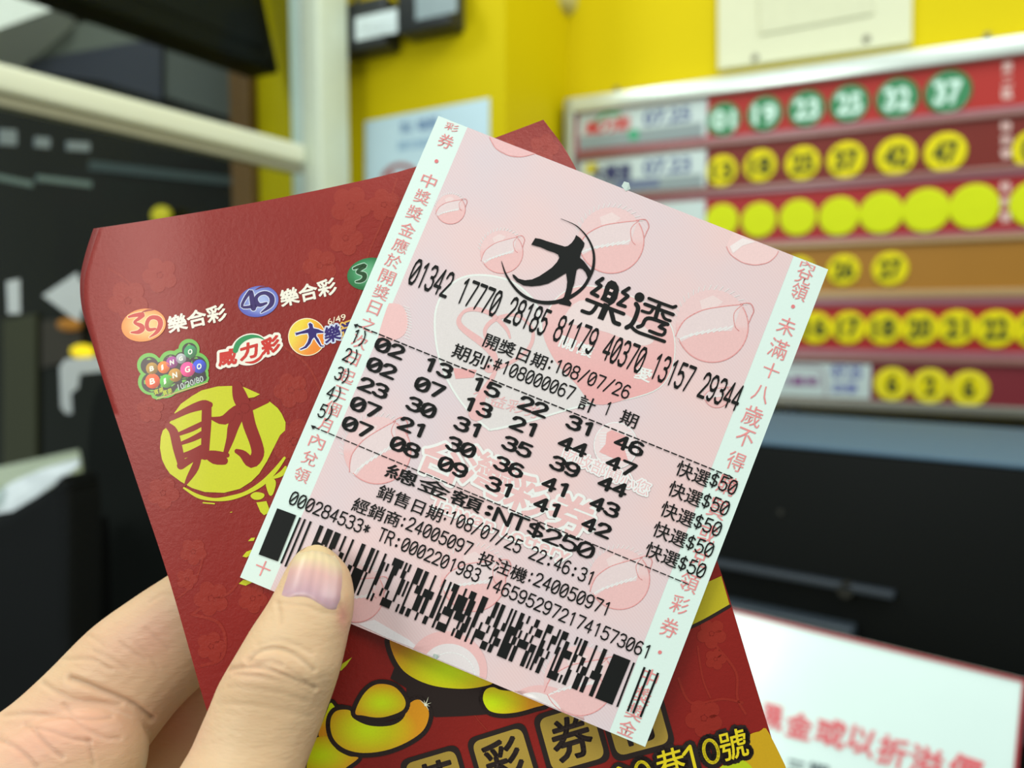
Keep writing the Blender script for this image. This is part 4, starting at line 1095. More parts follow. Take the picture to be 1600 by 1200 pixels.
def redmat(name, c1, c2):
    m = bpy.data.materials.new(name); m.use_nodes = True; nt = m.node_tree; b = nt.nodes['Principled BSDF']
    b.inputs['Roughness'].default_value = 0.42; b.inputs['Specular IOR Level'].default_value = 0.7; b.inputs['Specular Tint'].default_value = (1, .58, .52, 1)
    b.inputs['Coat Weight'].default_value = 0.08; b.inputs['Coat Roughness'].default_value = 0.3
    tc = nt.nodes.new('ShaderNodeTexCoord'); nz = nt.nodes.new('ShaderNodeTexNoise'); nz.inputs['Scale'].default_value = 26; nz.inputs['Detail'].default_value = 3
    nt.links.new(tc.outputs['Object'], nz.inputs['Vector']); mx = nt.nodes.new('ShaderNodeMix'); mx.data_type = 'RGBA'
    mx.inputs[6].default_value = lin(c1); mx.inputs[7].default_value = lin(c2)
    rp = nt.nodes.new('ShaderNodeMapRange'); rp.inputs['From Min'].default_value = .35; rp.inputs['From Max'].default_value = .65
    nt.links.new(nz.outputs['Fac'], rp.inputs['Value']); nt.links.new(rp.outputs[0], mx.inputs[0]); nt.links.new(mx.outputs[2], b.inputs['Base Color'])
    fb = nt.nodes.new('ShaderNodeTexNoise'); fb.inputs['Scale'].default_value = 900; fb.inputs['Detail'].default_value = 6; fb.inputs['Roughness'].default_value = .7
    bp = nt.nodes.new('ShaderNodeBump'); bp.inputs['Strength'].default_value = .6; bp.inputs['Distance'].default_value = .0002
    nt.links.new(tc.outputs['Object'], fb.inputs['Vector']); nt.links.new(fb.outputs['Fac'], bp.inputs['Height']); nt.links.new(bp.outputs['Normal'], b.inputs['Normal'])
    return m
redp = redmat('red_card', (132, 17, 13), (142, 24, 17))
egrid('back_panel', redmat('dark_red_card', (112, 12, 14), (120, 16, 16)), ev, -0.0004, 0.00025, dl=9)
egrid('front_panel', redp, ev, 0.0, 0.0002)
einkm = inkm.copy(); einkm.name = 'envelope_ink'
b_ = einkm.node_tree.nodes['Principled BSDF']; b_.inputs['Roughness'].default_value = .42; b_.inputs['Specular IOR Level'].default_value = .7; b_.inputs['Specular Tint'].default_value = (1, .6, .55, 1); b_.inputs['Coat Weight'].default_value = .08; b_.inputs['Coat Roughness'].default_value = .3

# tone-on-tone blossoms
def clampe(x, y):
    for _ in range(2):
        xl = np.interp(y, [p[1] for p in eL], [p[0] for p in eL]) + 1.5; xr = np.interp(y, [p[1] for p in eR], [p[0] for p in eR]) - 1.5
        x = min(max(x, xl), xr)
        y = max(y, np.interp(x, [p[0] for p in eT], [p[1] for p in eT]) + 2)
    return x, y
EB = Ink(lambda x, y, o: esurf(*clampe(x, y), o), maxlen=12)
BR = (146, 34, 20)
def blossom(x, y, r, rot=0, col=BR):
    for k in range(5):
        q = math.radians(rot + 72 * k); EB.disc(x + r * .62 * math.cos(q), y + r * .62 * math.sin(q), r * .46, r * .46, 0, col, 1 + (k % 2) * .3, n=16)
    EB.disc(x, y, r * .16, r * .16, 0, (140, 28, 18), 2, n=10)
for b in ((548, 322, 30, 10), (600, 320, 24, 40), (540, 372, 26, 0), (500, 415, 26, 30), (200, 470, 30, 20), (255, 770, 24, 10), (235, 640, 20, 50), (460, 690, 34, 0), (455, 610, 26, 30), (302, 862, 20, 15), (292, 905, 16, 0), (330, 935, 26, 30), (395, 935, 22, 10), (250, 430, 26, 30), (790, 235, 17, 20), (850, 232, 22, 0), (1112, 990, 22, 20), (1118, 1030, 16, 0), (1100, 1122, 28, 25), (330, 1010, 22, 0)):
    blossom(*b)
brm = redmat('blossom_red', (143, 31, 20), (150, 38, 24)); EB.build('blossom_print', brm, ev); EB = Ink(lambda x, y, o: esurf(*clampe(x, y), o), maxlen=12)
for pl, w_ in (([(620, 280), (600, 340), (575, 400), (560, 470)], 3), ([(300, 960), (340, 972), (352, 1000), (345, 1030), (315, 1040)], 5), ([(300, 960), (330, 940), (360, 925), (375, 905)], 4), ([(270, 940), (300, 915), (315, 880), (318, 850)], 3),
               ([(1060, 1060), (1080, 1098), (1130, 1092), (1160, 1098)], 4), ([(1090, 1010), (1098, 1060), (1110, 1090)], 3), ([(1120, 1010), (1150, 1050), (1152, 1090), (1165, 1115)], 4), ([(440, 540), (480, 570), (505, 620)], 4), ([(170, 420), (200, 440), (230, 480)], 3), ([(735, 1065), (738, 1110), (760, 1140)], 2), ([(480, 1000), (520, 990), (545, 1020)], 3)):
    EB.line(pl, w_, BR, 1, smooth=5)
EB.build('vine_print', brm, ev)

EI = Ink(esurf, maxlen=20, base=0.00008)
def emb(cx, cy, rx, ry, rot, c_out, c_in):
    def colf(x, y):
        t = min(1, math.hypot((x - cx - 3) / rx, (y - cy + 1) / ry)); return tuple(c_in[i] + (c_out[i] - c_in[i]) * t * t for i in range(3))
    EI.disc(cx, cy, rx, ry, rot, colf, 3)
WHI = (246, 238, 222)
def numeral39(ch, pts_list, col, hi, w_):
    for pts, ws in pts_list: EI.line(pts, [q * 1.8 + 2.2 for q in ws], hi, 4, smooth=5)
    for pts, ws in pts_list: EI.line(pts, [q * 1.8 for q in ws], col, 5, smooth=5)
def Zd(pts): return [(180 + x / 8, 440 + y / 8) for x, y in pts]
def Ze(pts): return [(360 + x / 6.667, 400 + y / 6.667) for x, y in pts]
emb(224.5, 508, 35, 25.5, -10, (240, 140, 60), (252, 200, 130))
three = (Zd([(170, 440), (250, 420), (345, 412), (300, 460), (240, 510), (320, 550), (340, 590), (290, 630), (200, 635)]), [2, 3.2, 4, 3, 2.2, 4, 4.4, 3.6, 1.5])
nine = (Zd([(500, 590), (420, 600), (395, 540), (420, 470), (480, 445), (550, 470), (565, 540), (520, 630), (430, 695)]), [2, 3.4, 3.4, 3.4, 3.6, 4.4, 4.4, 3.2, 1])
numeral39('39', [three, nine], (196, 50, 46), (255, 214, 160), 3)
EI.line(Zd([(330, 385), (400, 360), (490, 352)]), [1, 3, 1], (150, 40, 30), 5, smooth=4)
emb(403.5, 471, 32, 24, -12, (84, 98, 186), (176, 190, 232))
four = (Ze([(240, 545), (225, 450), (205, 370), (120, 525), (265, 520)]), [4.6, 4.6, 3.4, 2.4, 3])
nine4 = (Ze([(375, 490), (300, 510), (265, 450), (300, 400), (370, 385), (430, 430), (420, 510), (320, 590)]), [2, 3.6, 3.4, 3, 3.4, 4.6, 4, 1])
numeral39('49', [four, nine4], (40, 40, 104), (226, 230, 246), 3)
EI.line(Ze([(260, 352), (320, 325), (390, 322)]), [1, 2.6, 1], (110, 40, 60), 5, smooth=4)
emb(577, 428, 35, 25, -12, (24, 116, 66), (110, 186, 140))
three8 = (Ze([(1285, 130), (1340, 110), (1400, 100), (1350, 140), (1320, 170), (1390, 190), (1395, 230), (1360, 260), (1310, 268)]), [2, 3, 4, 3, 2, 4, 4, 3, 1.5])
numeral39('38', [three8], (12, 76, 44), (190, 226, 200), 3)
EI.text('樂合彩', (265, 521), (355, 499), (-5, -25), WHI, 4, bold=1.7)
EI.text('樂合彩', (441, 480), (527, 458), (-5, -25), WHI, 4, bold=1.7)

# ball logo with dark cloud and green rim
def Zg(x, y): return 200 + x / 10.667, 520 + y / 10.667
cl = [(360, 550, 150), (390, 830, 165), (560, 620, 140), (720, 500, 140), (1025, 290, 125), (900, 450, 130), (1150, 550, 160), (820, 640, 240), (620, 850, 200), (1180, 700, 120)]
for x, y, r in cl:
    q = Zg(x - 8, y - 12); EI.disc(q[0], q[1], (r + 52) / 10.667, None, 0, (104, 186, 80), 3, n=28)
for x, y, r in cl:
    q = Zg(x, y); EI.disc(q[0], q[1], r / 10.667, None, 0, (22, 52, 56), 3.5, n=28)
EI.line([Zg(480, 1010), Zg(1250, 755)], 170 / 10.667 + 4, (104, 186, 80), 3.2); EI.line([Zg(500, 990), Zg(1240, 745)], 150 / 10.667, (22, 52, 56), 3.6)
EI.line([Zg(480, 1100), Zg(1330, 830)], 1.0, (240, 170, 120), 3.8)
for x, y, r, c, ch, k in ((885, 430, 85, (150, 156, 158), 'G', 0), (1040, 315, 108, (20, 130, 84), 'O', 1), (735, 490, 98, (140, 60, 130), 'N', 0), (400, 595, 102, (150, 118, 48), 'B', 0), (595, 575, 102, (232, 110, 40), 'I', 0), (1190, 560, 115, (40, 78, 186), 'O', 0), (640, 805, 112, (60, 160, 60), 'I', 0), (410, 805, 124, (230, 84, 40), 'B', 0), (785, 705, 112, (168, 122, 52), 'N', 0), (995, 610, 124, (226, 70, 130), 'G', 1)):
    q = Zg(x, y); rr = r / 10.667
    EI.disc(q[0], q[1], rr, None, 0, (lambda a, b, q=q, rr=rr, c=c: tuple(min(255, v * (1.25 - .5 * max(0, ((a - q[0]) + (b - q[1])) / rr * .5 + .3))) for v in c)), 4, n=28)
    sz = rr * .62
    EI.text(ch, (q[0] - sz * .5, q[1] + sz * .75), (q[0] + sz * (.5 if ch != 'I' else -.1), q[1] + sz * .45), (-.12 * sz, -1.2 * sz), (240, 244, 226), 5, bold=.9)
EI.text('10/20/80', Zg(845, 960), Zg(1262, 808), (-2, -9), (196, 206, 200), 5, bold=.3)
EI.text('賓果', Zg(440, 1038), Zg(600, 985), (-1.5, -8), (196, 206, 60), 5, bold=.3); EI.text('賓果', Zg(590, 1050), Zg(740, 1000), (-1.5, -8), (196, 206, 60), 5, bold=.3)

# red lettering with white edge and green swoosh
def Zf(pts): return [(320 + x / 6.667, 500 + y / 6.667) for x, y in pts]
RDL = (206, 52, 44)
EI.disc(390, 546, 30, 24.5, -20, WHI, 3, n=40)
for ch, a, b, up in (('威', Zf([(150, 480)])[0], Zf([(330, 450)])[0], (-1, -23)), ('力', Zf([(375, 425)])[0], Zf([(550, 375)])[0], (-1, -24)), ('彩', Zf([(605, 370)])[0], Zf([(785, 310)])[0], (-3, -23))):
    EI.text(ch, a, b, up, RDL, 6, bold=2.6, outline=4.2, ocol=WHI, olayer=3.5)
EI.line(Zf([(318, 318), (345, 250), (400, 200), (480, 172), (560, 175), (620, 205)]), [8, 8.5, 8, 6, 3.5, 1], (24, 146, 88), 7, smooth=5)
EI.line(Zf([(420, 440), (500, 440), (570, 400), (605, 345)]), [1.5, 4, 4.5, 3], RDL, 5, smooth=5)

# figure in a yellow disc
cx0, cy0 = 479.7, 526.5
EI.disc(cx0, cy0, 29.6, None, 0, (252, 232, 190), 3, n=44)
EI.disc(cx0, cy0, 28.2, None, 0, lambda x, y: (244, min(214, max(140, 176 - (x - cx0 + (y - cy0) * .6) * 1.9)), max(20, 60 - (x - cx0))), 3.5, n=44)
fig = Zf([(945, 135), (1000, 120), (1060, 100), (1090, 85), (1080, 40), (1098, 28), (1122, 45), (1130, 85), (1180, 95), (1240, 122), (1236, 134), (1165, 138), (1160, 165), (1185, 200), (1215, 265), (1240, 268), (1235, 278), (1205, 276), (1170, 230), (1140, 180), (1120, 200), (1100, 245), (1060, 290), (1000, 312), (990, 302), (1040, 275), (1070, 230), (1085, 180), (1075, 135), (1000, 145), (950, 160)])
EI.line(fig + fig[:1], 3.0, (240, 240, 250), 4); EI.poly(fig, (34, 32, 110), 5)
EI.text('樂', (509, 537), (533, 530), (-3, -24), (34, 32, 110), 5, bold=1.6, outline=2.4, ocol=(214, 220, 240), olayer=4)
EI.text('透', (536, 530), (560, 523), (-3, -24), (34, 32, 110), 5, bold=1.6, outline=2.4, ocol=(240, 190, 90), olayer=4)
EI.text('6/49', (513, 508), (541, 499), (-2, -9), (250, 226, 196), 5, bold=.3)
EI.build('logo_print', einkm, ev)

# big brushed character in a gold disc
EG = Ink(esurf, maxlen=20, base=0.00008)
YG = lambda x, y: (206 - max(0, min(1, (x - 380) / 60)) * 4, 206, 36)
def Zh(pts): return [(200 + x / 4, 600 + y / 4) for x, y in pts]
EG.poly(Zh([(200, 400), (205, 330), (218, 290), (252, 262), (262, 236), (300, 210), (290, 180), (330, 125), (400, 75), (460, 40), (560, 15), (700, 10), (745, 28), (825, 64), (790, 82), (740, 90), (750, 135), (800, 138), (850, 132), (880, 105), (935, 150), (960, 185), (985, 240), (982, 290), (950, 320), (930, 360), (905, 410), (870, 480), (820, 560), (770, 610), (700, 655), (600, 680), (480, 675), (400, 650), (330, 610), (262, 560), (235, 520), (212, 470)]), YG, 1, dens=14)
EG.line(Zh([(350, 650), (440, 702), (540, 722), (640, 712), (740, 680), (840, 620), (920, 540), (978, 462)]), [3, 6, 5, 7, 6, 8, 7, 4], YG, 1, smooth=5)
EG.line(Zh([(470, 742), (540, 748)]), 2, YG, 1)
EG.poly(Zh([(770, 690), (800, 675), (848, 685), (850, 705), (825, 722), (790, 722), (768, 706)]), YG, 1, smooth=3)
EG.poly(Zh([(802, 740), (865, 732), (890, 800), (850, 820), (828, 800)]), YG, 1)
EG.poly(Zh([(860, 610), (905, 590), (925, 620), (905, 690), (880, 690)]), YG, 1, smooth=3)
EG.line(Zh([(900, 590), (960, 560), (985, 520)]), [3, 8, 4], YG, 1, smooth=4)
EG.line(Zh([(650, 800), (640, 802)]), 1, YG, 1)
for pl in ([(750, 982), (770, 962), (795, 960), (785, 980)], [(715, 1078), (740, 1048), (775, 1035), (765, 1070), (740, 1084)]): EG.poly(Zh(pl), YG, 1)
EG.poly([(373, 912), (380, 906), (398, 908), (384, 915)], YG, 1)
EG.poly([(530, 1047), (535, 1037), (550, 1027), (541, 1040), (533, 1048)], YG, 1)
RC = (137, 20, 15)
def st(pts, ws, sm=3): EG.line(Zh(pts), [q / 4 for q in ws] if isinstance(ws, list) else ws / 4, RC, 2, smooth=sm)
EG.build('gold_disc', einkm, ev); EG = Ink(esurf, maxlen=20, base=0.00009)
st([(252, 262), (285, 300), (310, 400), (335, 500)], [40, 55, 60, 50])
st([(270, 215), (380, 160), (470, 130), (510, 130)], [30, 45, 60, 40])
st([(492, 140), (490, 240), (485, 350), (480, 450)], [60, 62, 55, 50])
st([(320, 312), (400, 280), (470, 245)], [24, 34, 30]); st([(335, 370), (400, 345), (470, 310)], [22, 32, 40])
st([(340, 450), (400, 430), (470, 400)], [34, 40, 50])
st([(330, 510), (420, 460), (520, 440), (620, 445)], [50, 40, 50, 30], 4); st([(480, 440), (540, 470), (600, 480)], [30, 60, 50])
st([(450, 430), (420, 520), (380, 590), (352, 640)], [30, 48, 34, 8])
st([(525, 215), (600, 225), (680, 170), (760, 140), (870, 105)], [20, 60, 74, 62, 30])
st([(680, 10), (700, 80), (735, 160), (760, 260), (800, 370), (810, 440), (770, 490), (720, 440), (680, 420)], [60, 90, 84, 80, 78, 80, 70, 50, 30], 4)
st([(700, 190), (660, 260), (640, 340), (610, 430)], [60, 70, 50, 30])
EG.build('brushed_character', einkm, ev)

# ingots with thick black contours
EK = Ink(esurf, maxlen=20, base=0.00008)
KB = (24, 22, 20)
def Zi(pts): return [(460 + x / 4, 950 + y / 4) for x, y in pts]
def gold(cx, cy, r):
    def f(x, y):
        t = min(1, math.hypot((x - cx), (y - cy) * 1.6) / r)
        return tuple(a + (b - a) * t ** 1.5 for a, b in zip((222, 244, 5), (236, 156, 22)))
    return f
def ingot(pts, colf, L, w_=8.0):
    q = catmull(Zi(pts), 5, True); EK.line(q + q[:1], w_ * 3.6, KB, L); EK.poly(q, colf, L + 1, dens=7)
EK.poly(Zi([(590, 190), (640, 330), (600, 440), (700, 500), (700, 590), (850, 600), (855, 660), (880, 682), (1050, 676), (1200, 665), (1400, 640), (1500, 590), (1400, 500), (1200, 420), (900, 300)]), KB, 1)
ingot([(600, 190), (618, 290), (680, 390), (780, 455), (900, 492), (1050, 505), (1170, 492), (1240, 462), (1100, 400), (900, 310), (700, 220)], gold(700, 1048, 95), 2, 4.5)
ingot([(1178, 560), (1195, 512), (1240, 495), (1290, 512), (1380, 525), (1470, 560), (1570, 598), (1500, 622), (1400, 650), (1300, 660), (1225, 645), (1190, 605)], gold(768, 1098, 60), 2, 4)
ingot([(150, 790), (205, 640), (228, 592), (262, 625), (320, 640), (330, 760), (300, 820), (200, 805)], gold(510, 1100, 60), 3, 3.5)
ingot([(75, 1010), (110, 850), (150, 806), (215, 800), (260, 880), (340, 925), (400, 935), (340, 985), (250, 1040), (100, 1080)], gold(500, 1180, 60), 3, 3.5)
ingot([(225, 750), (232, 680), (270, 640), (345, 640), (370, 690), (470, 735), (600, 735), (680, 690), (718, 600), (780, 573), (832, 625), (838, 690), (800, 770), (700, 840), (570, 890), (430, 906), (320, 882), (250, 825)], gold(575, 1140, 78), 5, 4)
ingot([(380, 655), (425, 550), (490, 487), (560, 475), (635, 500), (692, 575), (680, 635), (600, 672), (520, 685), (430, 672)], gold(596, 1098, 50), 7, 4)
q = Zi([(820, 605)])[0]
for a, l in ((70, 13), (20, 9), (140, 12), (-60, 10), (-20, 7), (110, 8)):
    dx, dy = math.cos(math.radians(a)) * l, math.sin(math.radians(a)) * l
    EK.line([(q[0] - dx * .2, q[1] + dy * .2), q, (q[0] + dx, q[1] - dy)], [.3, 1.6, .2], (255, 250, 214), 10)
EK.disc(q[0], q[1], 2.2, None, 0, (255, 252, 230), 10.5, n=12)
# gold area by the ticket's right edge and lower right corner
EK.poly([(1060, 930), (1127, 900), (1140, 945), (1100, 972), (1060, 985)], (196, 178, 28), 1); EK.line([(1070, 984), (1100, 970), (1140, 947)], 5, KB, 2, smooth=4)
EK.poly(catmull([(1160, 1165), (1168, 1150), (1186, 1143), (1202, 1146), (1235, 1250), (1120, 1290), (1100, 1240), (1140, 1215)], 4, True), (206, 160, 16), 1)
EK.poly(catmull([(1105, 1230), (1130, 1195), (1160, 1187), (1182, 1215), (1180, 1280), (1110, 1290)], 4, True), (186, 200, 14), 2)
# four character tiles
def tile(tl, tr, br, bl, ch, cb=None):
    def rr(k):
        c = ((tl[0] + tr[0] + br[0] + bl[0]) / 4, (tl[1] + tr[1] + br[1] + bl[1]) / 4)
        qs = [(c[0] + (p[0] - c[0]) * k, c[1] + (p[1] - c[1]) * k) for p in (tl, tr, br, bl)]; out = []
        for i in range(4):
            p, a, b = qs[i], qs[i - 1], qs[(i + 1) % 4]; f = .17
            s = (p[0] + (a[0] - p[0]) * f, p[1] + (a[1] - p[1]) * f); e = (p[0] + (b[0] - p[0]) * f, p[1] + (b[1] - p[1]) * f)
            for j in range(7):
                t = j / 6; out.append(((1 - t) ** 2 * s[0] + 2 * t * (1 - t) * p[0] + t * t * e[0], (1 - t) ** 2 * s[1] + 2 * t * (1 - t) * p[1] + t * t * e[1]))
        return out
    EK.poly(rr(1.19), KB, 3); EK.poly(rr(1.0), (176, 144, 58), 4)
    if ch:
        m = lambda a, b: (tl[0] + (tr[0] - tl[0]) * a + (bl[0] - tl[0]) * b, tl[1] + (tr[1] - tl[1]) * a + (bl[1] - tl[1]) * b)
        a, b, c = m(.14, .88), m(.86, .88), m(.14, .12)
        EK.text(ch, a, b, (c[0] - a[0], c[1] - a[1]), KB, 5, bold=3.6)
tile((632, 1194), (710, 1171), (733, 1252), (655, 1275), '華')
tile((737, 1160), (814, 1136), (838, 1216), (760, 1240), '彩')
tile((841, 1124), (922, 1100), (946, 1183), (864, 1206), '券')
tile((940, 1094), (1022, 1070), (1047, 1160), (965, 1182), '行')
GY = (232, 206, 24)
for ch, a, b, up in (('巷', (1031, 1219), (1073, 1207), (-9, -42)), ('號', (1130, 1191), (1171, 1180), (-9, -44))):
    EK.text(ch, a, b, up, GY, 9, bold=1.0, outline=7.5, ocol=KB, olayer=8)
for pts in ([(1068, 1179), (1078, 1166), (1087, 1203)], EK.ellpts(1111, 1174, 11, 18, -14), EK.ellpts(1005, 1209, 11.5, 19, -14), [(955, 1215), (966, 1200), (980, 1206), (975, 1225), (962, 1245), (988, 1240)]):
    EK.line(pts, 20, KB, 8); EK.line(pts, 5, GY, 9)
EK.build('ingot_print', einkm, ev)

# ------------------------------------------------------------------ the hand
def loft(secs, n=28):
    """secs: (left point, right point, centre depth, half thickness) in picture positions and metres"""
    V = []; Fc = []
    for (xl, yl), (xr, yr), dcen, ht in secs:
        a = P(xl, yl, dcen); b = P(xr, yr, dcen); c = (a + b) / 2; h = (b - a) / 2
        for k in range(n):
            q = 2 * math.pi * k / n; cq, sq = math.cos(q), math.sin(q)
            e = 0.92
            cx = math.copysign(abs(cq) ** e, cq); sy = math.copysign(abs(sq) ** e, sq)
            V.append(c + h * cx + ray((xl + xr) / 2, (yl + yr) / 2).normalized() * (ht * sy))
    m = len(secs)
    for i in range(m - 1):
        for k in range(n): Fc.append((i * n + k, i * n + (k + 1) % n, (i + 1) * n + (k + 1) % n, (i + 1) * n + k))
    Fc.append(tuple(range(n))[::-1]); Fc.append(tuple((m - 1) * n + k for k in range(n)))
    return V, Fc
def smooth_secs(secs, k=4):
    flat = [(a[0], a[1], b[0], b[1], d, t) for a, b, d, t in secs]
    return [((q[0], q[1]), (q[2], q[3]), q[4], max(0.0004, q[5])) for q in catmull(flat, k)]
td = lambda x, y: tdepth(x, y) - 0.0003
def tsec(l, r, f=0.80, push=0.0):
    w_ = math.hypot(r[0] - l[0], r[1] - l[1]) / 2; cx, cy = (l[0] + r[0]) / 2, (l[1] + r[1]) / 2
    ht = w_ * 0.149 / F * f
    return (l, r, td(cx, cy) - ht - push, ht)
thumb = [tsec((492, 850), (502, 851), .5, .0030), tsec((476, 855), (515, 857), .62, .0016), tsec((461, 867), (529, 869), .68, .0006), tsec((446, 890), (545, 889), .74), tsec((434, 914), (552, 914), .78), tsec((421, 938), (554, 934), .80), tsec((409, 957), (552, 960), .80), tsec((391, 984), (546, 985), .80), tsec((374, 1013), (540, 1013), .80), tsec((355, 1045), (532, 1046), .82), tsec((340, 1072), (523, 1075), .80), tsec((327, 1104), (512, 1106), .78), tsec((312, 1138), (500, 1140), .78), tsec((297, 1172), (486, 1176), .78, .0005), tsec((276, 1208), (471, 1220), .8, .001), tsec((240, 1280), (452, 1300), .85, .001), tsec((190, 1370), (430, 1400), .9, .0), tsec((120, 1470), (400, 1500), .9, -.004)]
def csecs(lst):
    out = []
    for i, (x, y, r, d, f) in enumerate(lst):
        a = lst[max(0, i - 1)]; b = lst[min(len(lst) - 1, i + 1)]; dx, dy = b[0] - a[0], b[1] - a[1]; L = math.hypot(dx, dy); nx, ny = -dy / L, dx / L
        out.append(((x - nx * r, y - ny * r), (x + nx * r, y + ny * r), d, r * d / F * f))
    return out
index = csecs([(-190, 1400, 150, 0.1730, .9), (-60, 1300, 132, 0.1710, .9), (66, 1200, 110, 0.1725, .9), (138, 1126, 100, 0.1745, .92), (205, 1050, 93, 0.1765, .95), (258, 1005, 87, 0.1772, .98), (308, 967, 82, 0.1778, 1.0), (370, 925, 80, 0.1778, 1.0), (430, 885, 76, 0.1775, 1.0), (500, 835, 64, 0.1762, 1.0), (545, 805, 48, 0.1750, 1.0), (566, 790, 22, 0.1750, 1.0)])
mound = csecs([(-160, 1480, 190, .168, .8), (-40, 1370, 165, .166, .8), (40, 1280, 138, .165, .8), (100, 1222, 110, .1655, .82), (146, 1186, 91, .1665, .85), (176, 1164, 75, .1672, .85), (202, 1146, 52, .168, .85), (222, 1134, 24, .1685, .8)])
middle = csecs([(60, 1400, 120, .186, .9), (170, 1270, 98, .190, .9), (240, 1190, 88, .192, .9), (300, 1125, 82, .1915, .95), (380, 1050, 76, .190, .95), (450, 990, 66, .188, .95), (500, 950, 40, .187, .95)])
palm = csecs([(40, 1420, 130, .172, 1.0), (180, 1450, 110, .165, 1.0), (300, 1470, 90, .158, 1.0)])
HV = []; HF = []
for secs in (thumb, index, mound, middle, palm):
    v, f = loft(smooth_secs(secs)); b = len(HV); HV += v; HF += [tuple(i + b for i in q) for q in f]
skin = bpy.data.materials.new('skin'); skin.use_nodes = True
nt = skin.node_tree; b_ = nt.nodes['Principled BSDF']; b_.inputs['Roughness'].default_value = .5; b_.inputs['Specular IOR Level'].default_value = .35
b_.inputs['Subsurface Weight'].default_value = .22; b_.inputs['Subsurface Radius'].default_value = (1.0, .35, .2); b_.inputs['Subsurface Scale'].default_value = .003
at = nt.nodes.new('ShaderNodeVertexColor'); at.layer_name = 'ink'
tc = nt.nodes.new('ShaderNodeTexCoord'); nz = nt.nodes.new('ShaderNodeTexNoise'); nz.inputs['Scale'].default_value = 70; nz.inputs['Detail'].default_value = 5
nt.links.new(tc.outputs['Object'], nz.inputs['Vector']); mx = nt.nodes.new('ShaderNodeMix'); mx.data_type = 'RGBA'; mx.blend_type = 'MULTIPLY'
mx.inputs[7].default_value = (.9, .76, .70, 1); nt.links.new(nz.outputs['Fac'], mx.inputs[0]); nt.links.new(at.outputs['Color'], mx.inputs[6]); nt.links.new(mx.outputs[2], b_.inputs['Base Color'])
n1 = nt.nodes.new('ShaderNodeTexNoise'); n1.inputs['Scale'].default_value = 700; n1.inputs['Detail'].default_value = 5
mpp = nt.nodes.new('ShaderNodeMapping'); mpp.inputs['Rotation'].default_value = (0, math.radians(-20), 0); mpp.inputs['Scale'].default_value = (.45, 1, 1.6)
nt.links.new(tc.outputs['Object'], mpp.inputs[0]); nt.links.new(mpp.outputs[0], n1.inputs['Vector'])
bp = nt.nodes.new('ShaderNodeBump'); bp.inputs['Strength'].default_value = .55; bp.inputs['Distance'].default_value = .0003
nt.links.new(n1.outputs['Fac'], bp.inputs['Height']); nt.links.new(bp.outputs['Normal'], b_.inputs['Normal'])

tmp = mk('tmp', HV, HF, skin); finish_normals(tmp)
md = tmp.modifiers.new('r', 'REMESH'); md.mode = 'VOXEL'; md.voxel_size = 0.0004
ms = tmp.modifiers.new('s', 'SMOOTH'); ms.factor = .5; ms.iterations = 14
bpy.context.view_layer.update()
hm = bpy.data.meshes.new_from_object(tmp.evaluated_get(bpy.context.evaluated_depsgraph_get()))
off = tmp.location.copy(); bpy.data.objects.remove(tmp)
nv = len(hm.vertices); co = np.empty(nv * 3, dtype=np.float32); hm.vertices.foreach_get('co', co); co = co.reshape(-1, 3).astype(float) + np.array(off)
nr_ = np.empty(nv * 3, dtype=np.float32); hm.vertices.foreach_get('normal', nr_); nr_ = nr_.reshape(-1, 3).astype(float)
q = co - np.array(CAM); dz = q @ np.array(FWD); X = 800 + F * (q @ np.array(RGT)) / dz; Y = 600 - F * (q @ np.array(UPV)) / dz
view = q / np.linalg.norm(q, axis=1)[:, None]; facing = np.clip(-(nr_ * view).sum(1), 0, 1)
def segdist(pts):
    best = np.full(nv, 1e9)
    for (x0, y0), (x1, y1) in zip(pts, pts[1:]):
        dx, dy = x1 - x0, y1 - y0; t = np.clip(((X - x0) * dx + (Y - y0) * dy) / (dx * dx + dy * dy + 1e-9), 0, 1)
        best = np.minimum(best, np.hypot(X - x0 - t * dx, Y - y0 - t * dy))
    return best
Zt = lambda pts: [(300 + x / 3, 800 + y / 3) for x, y in pts]; Zp = lambda pts: [(x / 3, 800 + y / 3) for x, y in pts]
cr = []
